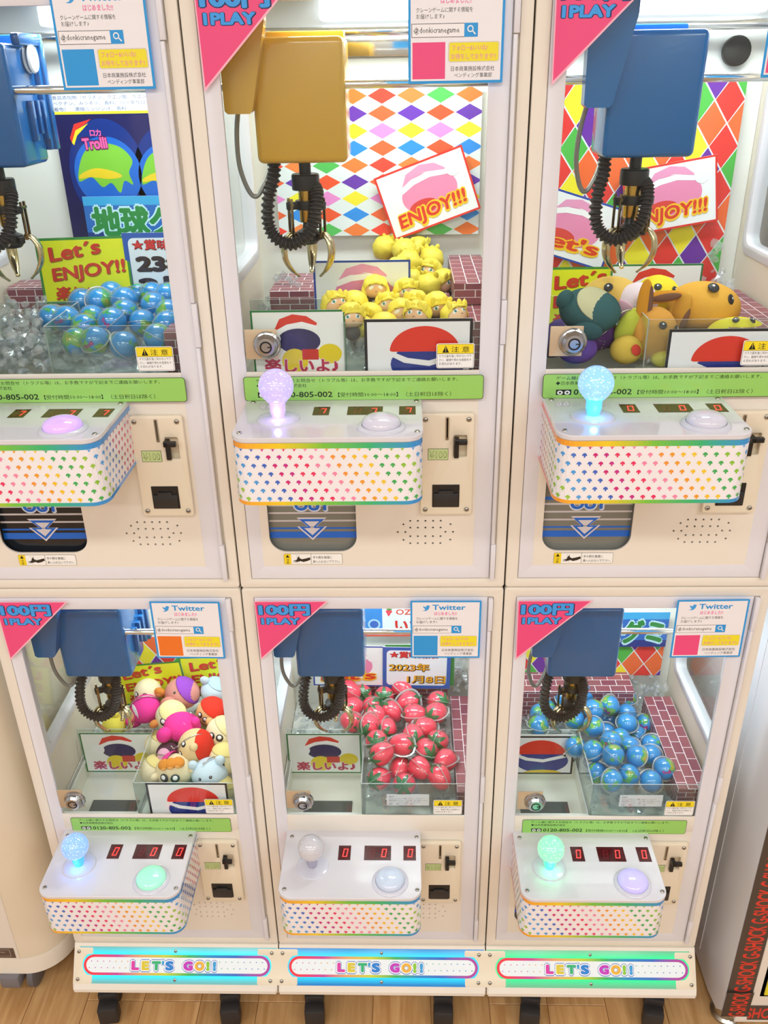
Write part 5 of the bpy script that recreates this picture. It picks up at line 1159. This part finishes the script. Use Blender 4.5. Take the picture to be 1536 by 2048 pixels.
e_ = obj('ear', blob('ear', fabric('#d9962f'), .016, (2.0, .5, .55)), o, (.012, .028, .047), (0, -.12, 0)); obj('inner_ear', blob('inner_ear', fabric('#7d5a48'), .012, (2.0, .4, .5)), e_, (.004, -.0045, .0))
plush(UR, (.3200, .062, .3880), .0330, '#f0e03a', 'yellow plush with a dark tip behind the black bordered poster', (1.3, .8, .7), cap=('#2c2a24', (1, .1, .1), .45), eye=((-.35, -.6, .8), (.45, -.6, .8)), group=g_, eyesize=.15)
plush(UR, (.1250, .110, .3740), .0290, '#7a4a9c', 'purple plush under the teal one', (1.2, .9, .8), group=g_)
plush(UR, (.0900, .040, .3740), .0260, '#6a4a9e', 'violet plush beside the lock of the upper right machine', (1.1, .8, .8), group=g_)
plush(UR, (.1680, .068, .3980), .0240, '#c6cc4c', 'yellow green plush arm leaning on the clear fence', (.7, .7, 1.25), rot=(0, .5, 0), group=g_, clasp=(0, 0, 0))
plush(UR, (.1600, .040, .3720), .0230, '#d8b850', 'mustard plush with a red spot at the foot of the fence', (1, .8, .9), patches=(('#d8483c', (.5, -.8, .2), .42),), group=g_)
plush(UR, (.2120, .034, .3600), .0145, '#ecd640', 'small yellow plush at the bottom of the clear fence', (1.2, .8, .8), group=g_)
plush(UR, (.2600, .060, .3720), .0260, '#d8a050', 'orange plush hidden behind the black bordered poster', (1.2, .8, .8), group=g_)
for x, y, c_, l_ in ((.06, .08, '#5a5a8a', 'slate plush beneath the teal one'), (.14, .15, '#8a6a3c', 'brown plush beneath the golden one'), (.09, .14, '#6a5a9a', 'dusky violet plush behind the teal one'), (.20, .14, '#c89a48', 'ochre plush beneath the white one'), (.27, .15, '#c8a048', 'ochre plush beneath the large orange one')):
    plush(UR, (x, y, .3710), .0255, c_, l_ + ', upper right machine', (1.2, 1, .8), group='buried plushes of the upper right machine')
# yellow haired dolls
def doll(M_, p, rz, tilt, label, hood=False, body='#f0c9a0', hair='#f1de4c', group='', spike=0, dark=False):
    r = .0185; o = root('doll_charm', M_.location + Vector(p), label, 'doll', group, rot=(tilt, 0, rz))
    obj('head', blob('head', vinyl(body), r, (1, .95, .92)), o)
    def hairm():
        bm = bmesh.new(); add_lathe(bm, [(r * 1.1 * math.sin(a) if k else 0, r * 1.1 * math.cos(a)) for k, a in ((k, k / 12 * 2.0) for k in range(13))] + [(r * .92, -r * .42)], 26)
        R2 = random.Random(spike)
        for v in bm.verts:
            a = math.atan2(v.co.y, v.co.x); k = 1 + .05 * math.sin(a * 7 + spike) + .03 * math.sin(a * 13) * (1 if v.co.z < r * .6 else .3)
            v.co.x *= k; v.co.y *= k
        return finish(bm, 'hair', vinyl(hair), True)
    obj('hair', cached(('hair', hair, spike % 4), hairm), o, rot=(-.62, 0, 0))
    if hood:
        for s in (-1, 1): obj('hair_lock', blob('hair_lock', vinyl(hair), .0065, (.8, .9, 2.1)), o, (s * r * .92, -.002, -r * .35), (0, -s * .15, 0))
    else:
        for j, x in enumerate((-.6, -.15, .3, .7)): obj('hair_lock', blob('hair_lock', vinyl(hair), .0048, (.9, .55, 1.5)), o, (x * r, -r * .86, r * (.48 - .12 * (j % 2))), (.35, x * .5, 0))
    for s in (-1, 1):
        d = Vector((s * .42, -.95, -.08)); e_ = on(o, 'eye', blob('eye', vinyl('#f4f2ee'), r * .2, (1.2, .7, .25)), d, r * .93)
        if not hood: obj('iris', blob('iris', vinyl('#2f8a8a'), r * .11, (1, 1, .3)), e_, (0, 0, r * .03))
        obj('brow', box('brow', dark_v, -.0032, .0032, -.0006, 0, 0, .0009), o, (s * r * .42, -r * .93, r * .12), (0, s * .25, 0))
    obj('mouth', box('mouth', dark_v, -.0016, .0016, -.0006, 0, 0, .0006), o, (0, -r * .97, -r * .42))
    obj('body', blob('body', vinyl('#26242a' if dark else '#3a3436'), r * .62, (1, .85, .95)), o, (0, -.001, -r * 1.25))
    if hood:
        for s in (-1, 1): obj('shoe', blob('shoe', vinyl('#8c8a8c'), .0042, (.75, .6, 1.35)), o, (s * .0042, -r * .55, -r * 1.35))
    return o
dark_v = vinyl('#3a2c2a')
rw = rows_of(DO_UM, 3)
for i, p in enumerate(DO_UM):
    r_, k = rw[i]; hood = i in (0, 5)
    lab = 'hooded yellow haired doll with grey shoes on top of the pile' if i == 0 else 'yellow haired doll, %s from left in %s row from the glass, upper middle machine' % (nth(k), nth(r_))
    doll(UM, p, [.1, .25, -.2, .35, .2, .1, -.3, -.6, -.3, .5, .6, .2, 1, -.4][i], [-.35, -.3, -.35, -.1, -.5, -.4, -.5, -.2, .2, -.6, -.8, -.3, .4, .2][i], lab, hood, group='yellow haired dolls in front', spike=i, dark=i in (0, 1, 8), body='#efc79c' if i % 3 else '#e8b98c')
rw = rows_of(DB_UM, 2)
for i, p in enumerate(DB_UM):
    r_, k = rw[i]
    p = (p[0], p[1], p[2] - .008)
    doll(UM, p, [2.6, 3.0, 1.2, 2.8, 3.3, -.4, 3.1, .9, 2.6, 2.2][i], [-.5, -.3, -.2, -.6, -.5, -.4, -.9, -.2, -.8, -.4][i], 'yellow haired doll, %s from left in the %s row of the back block pile' % (nth(k), nth(r_)), False, group='yellow haired dolls at the back', spike=i + 20, hair='#dccb45')
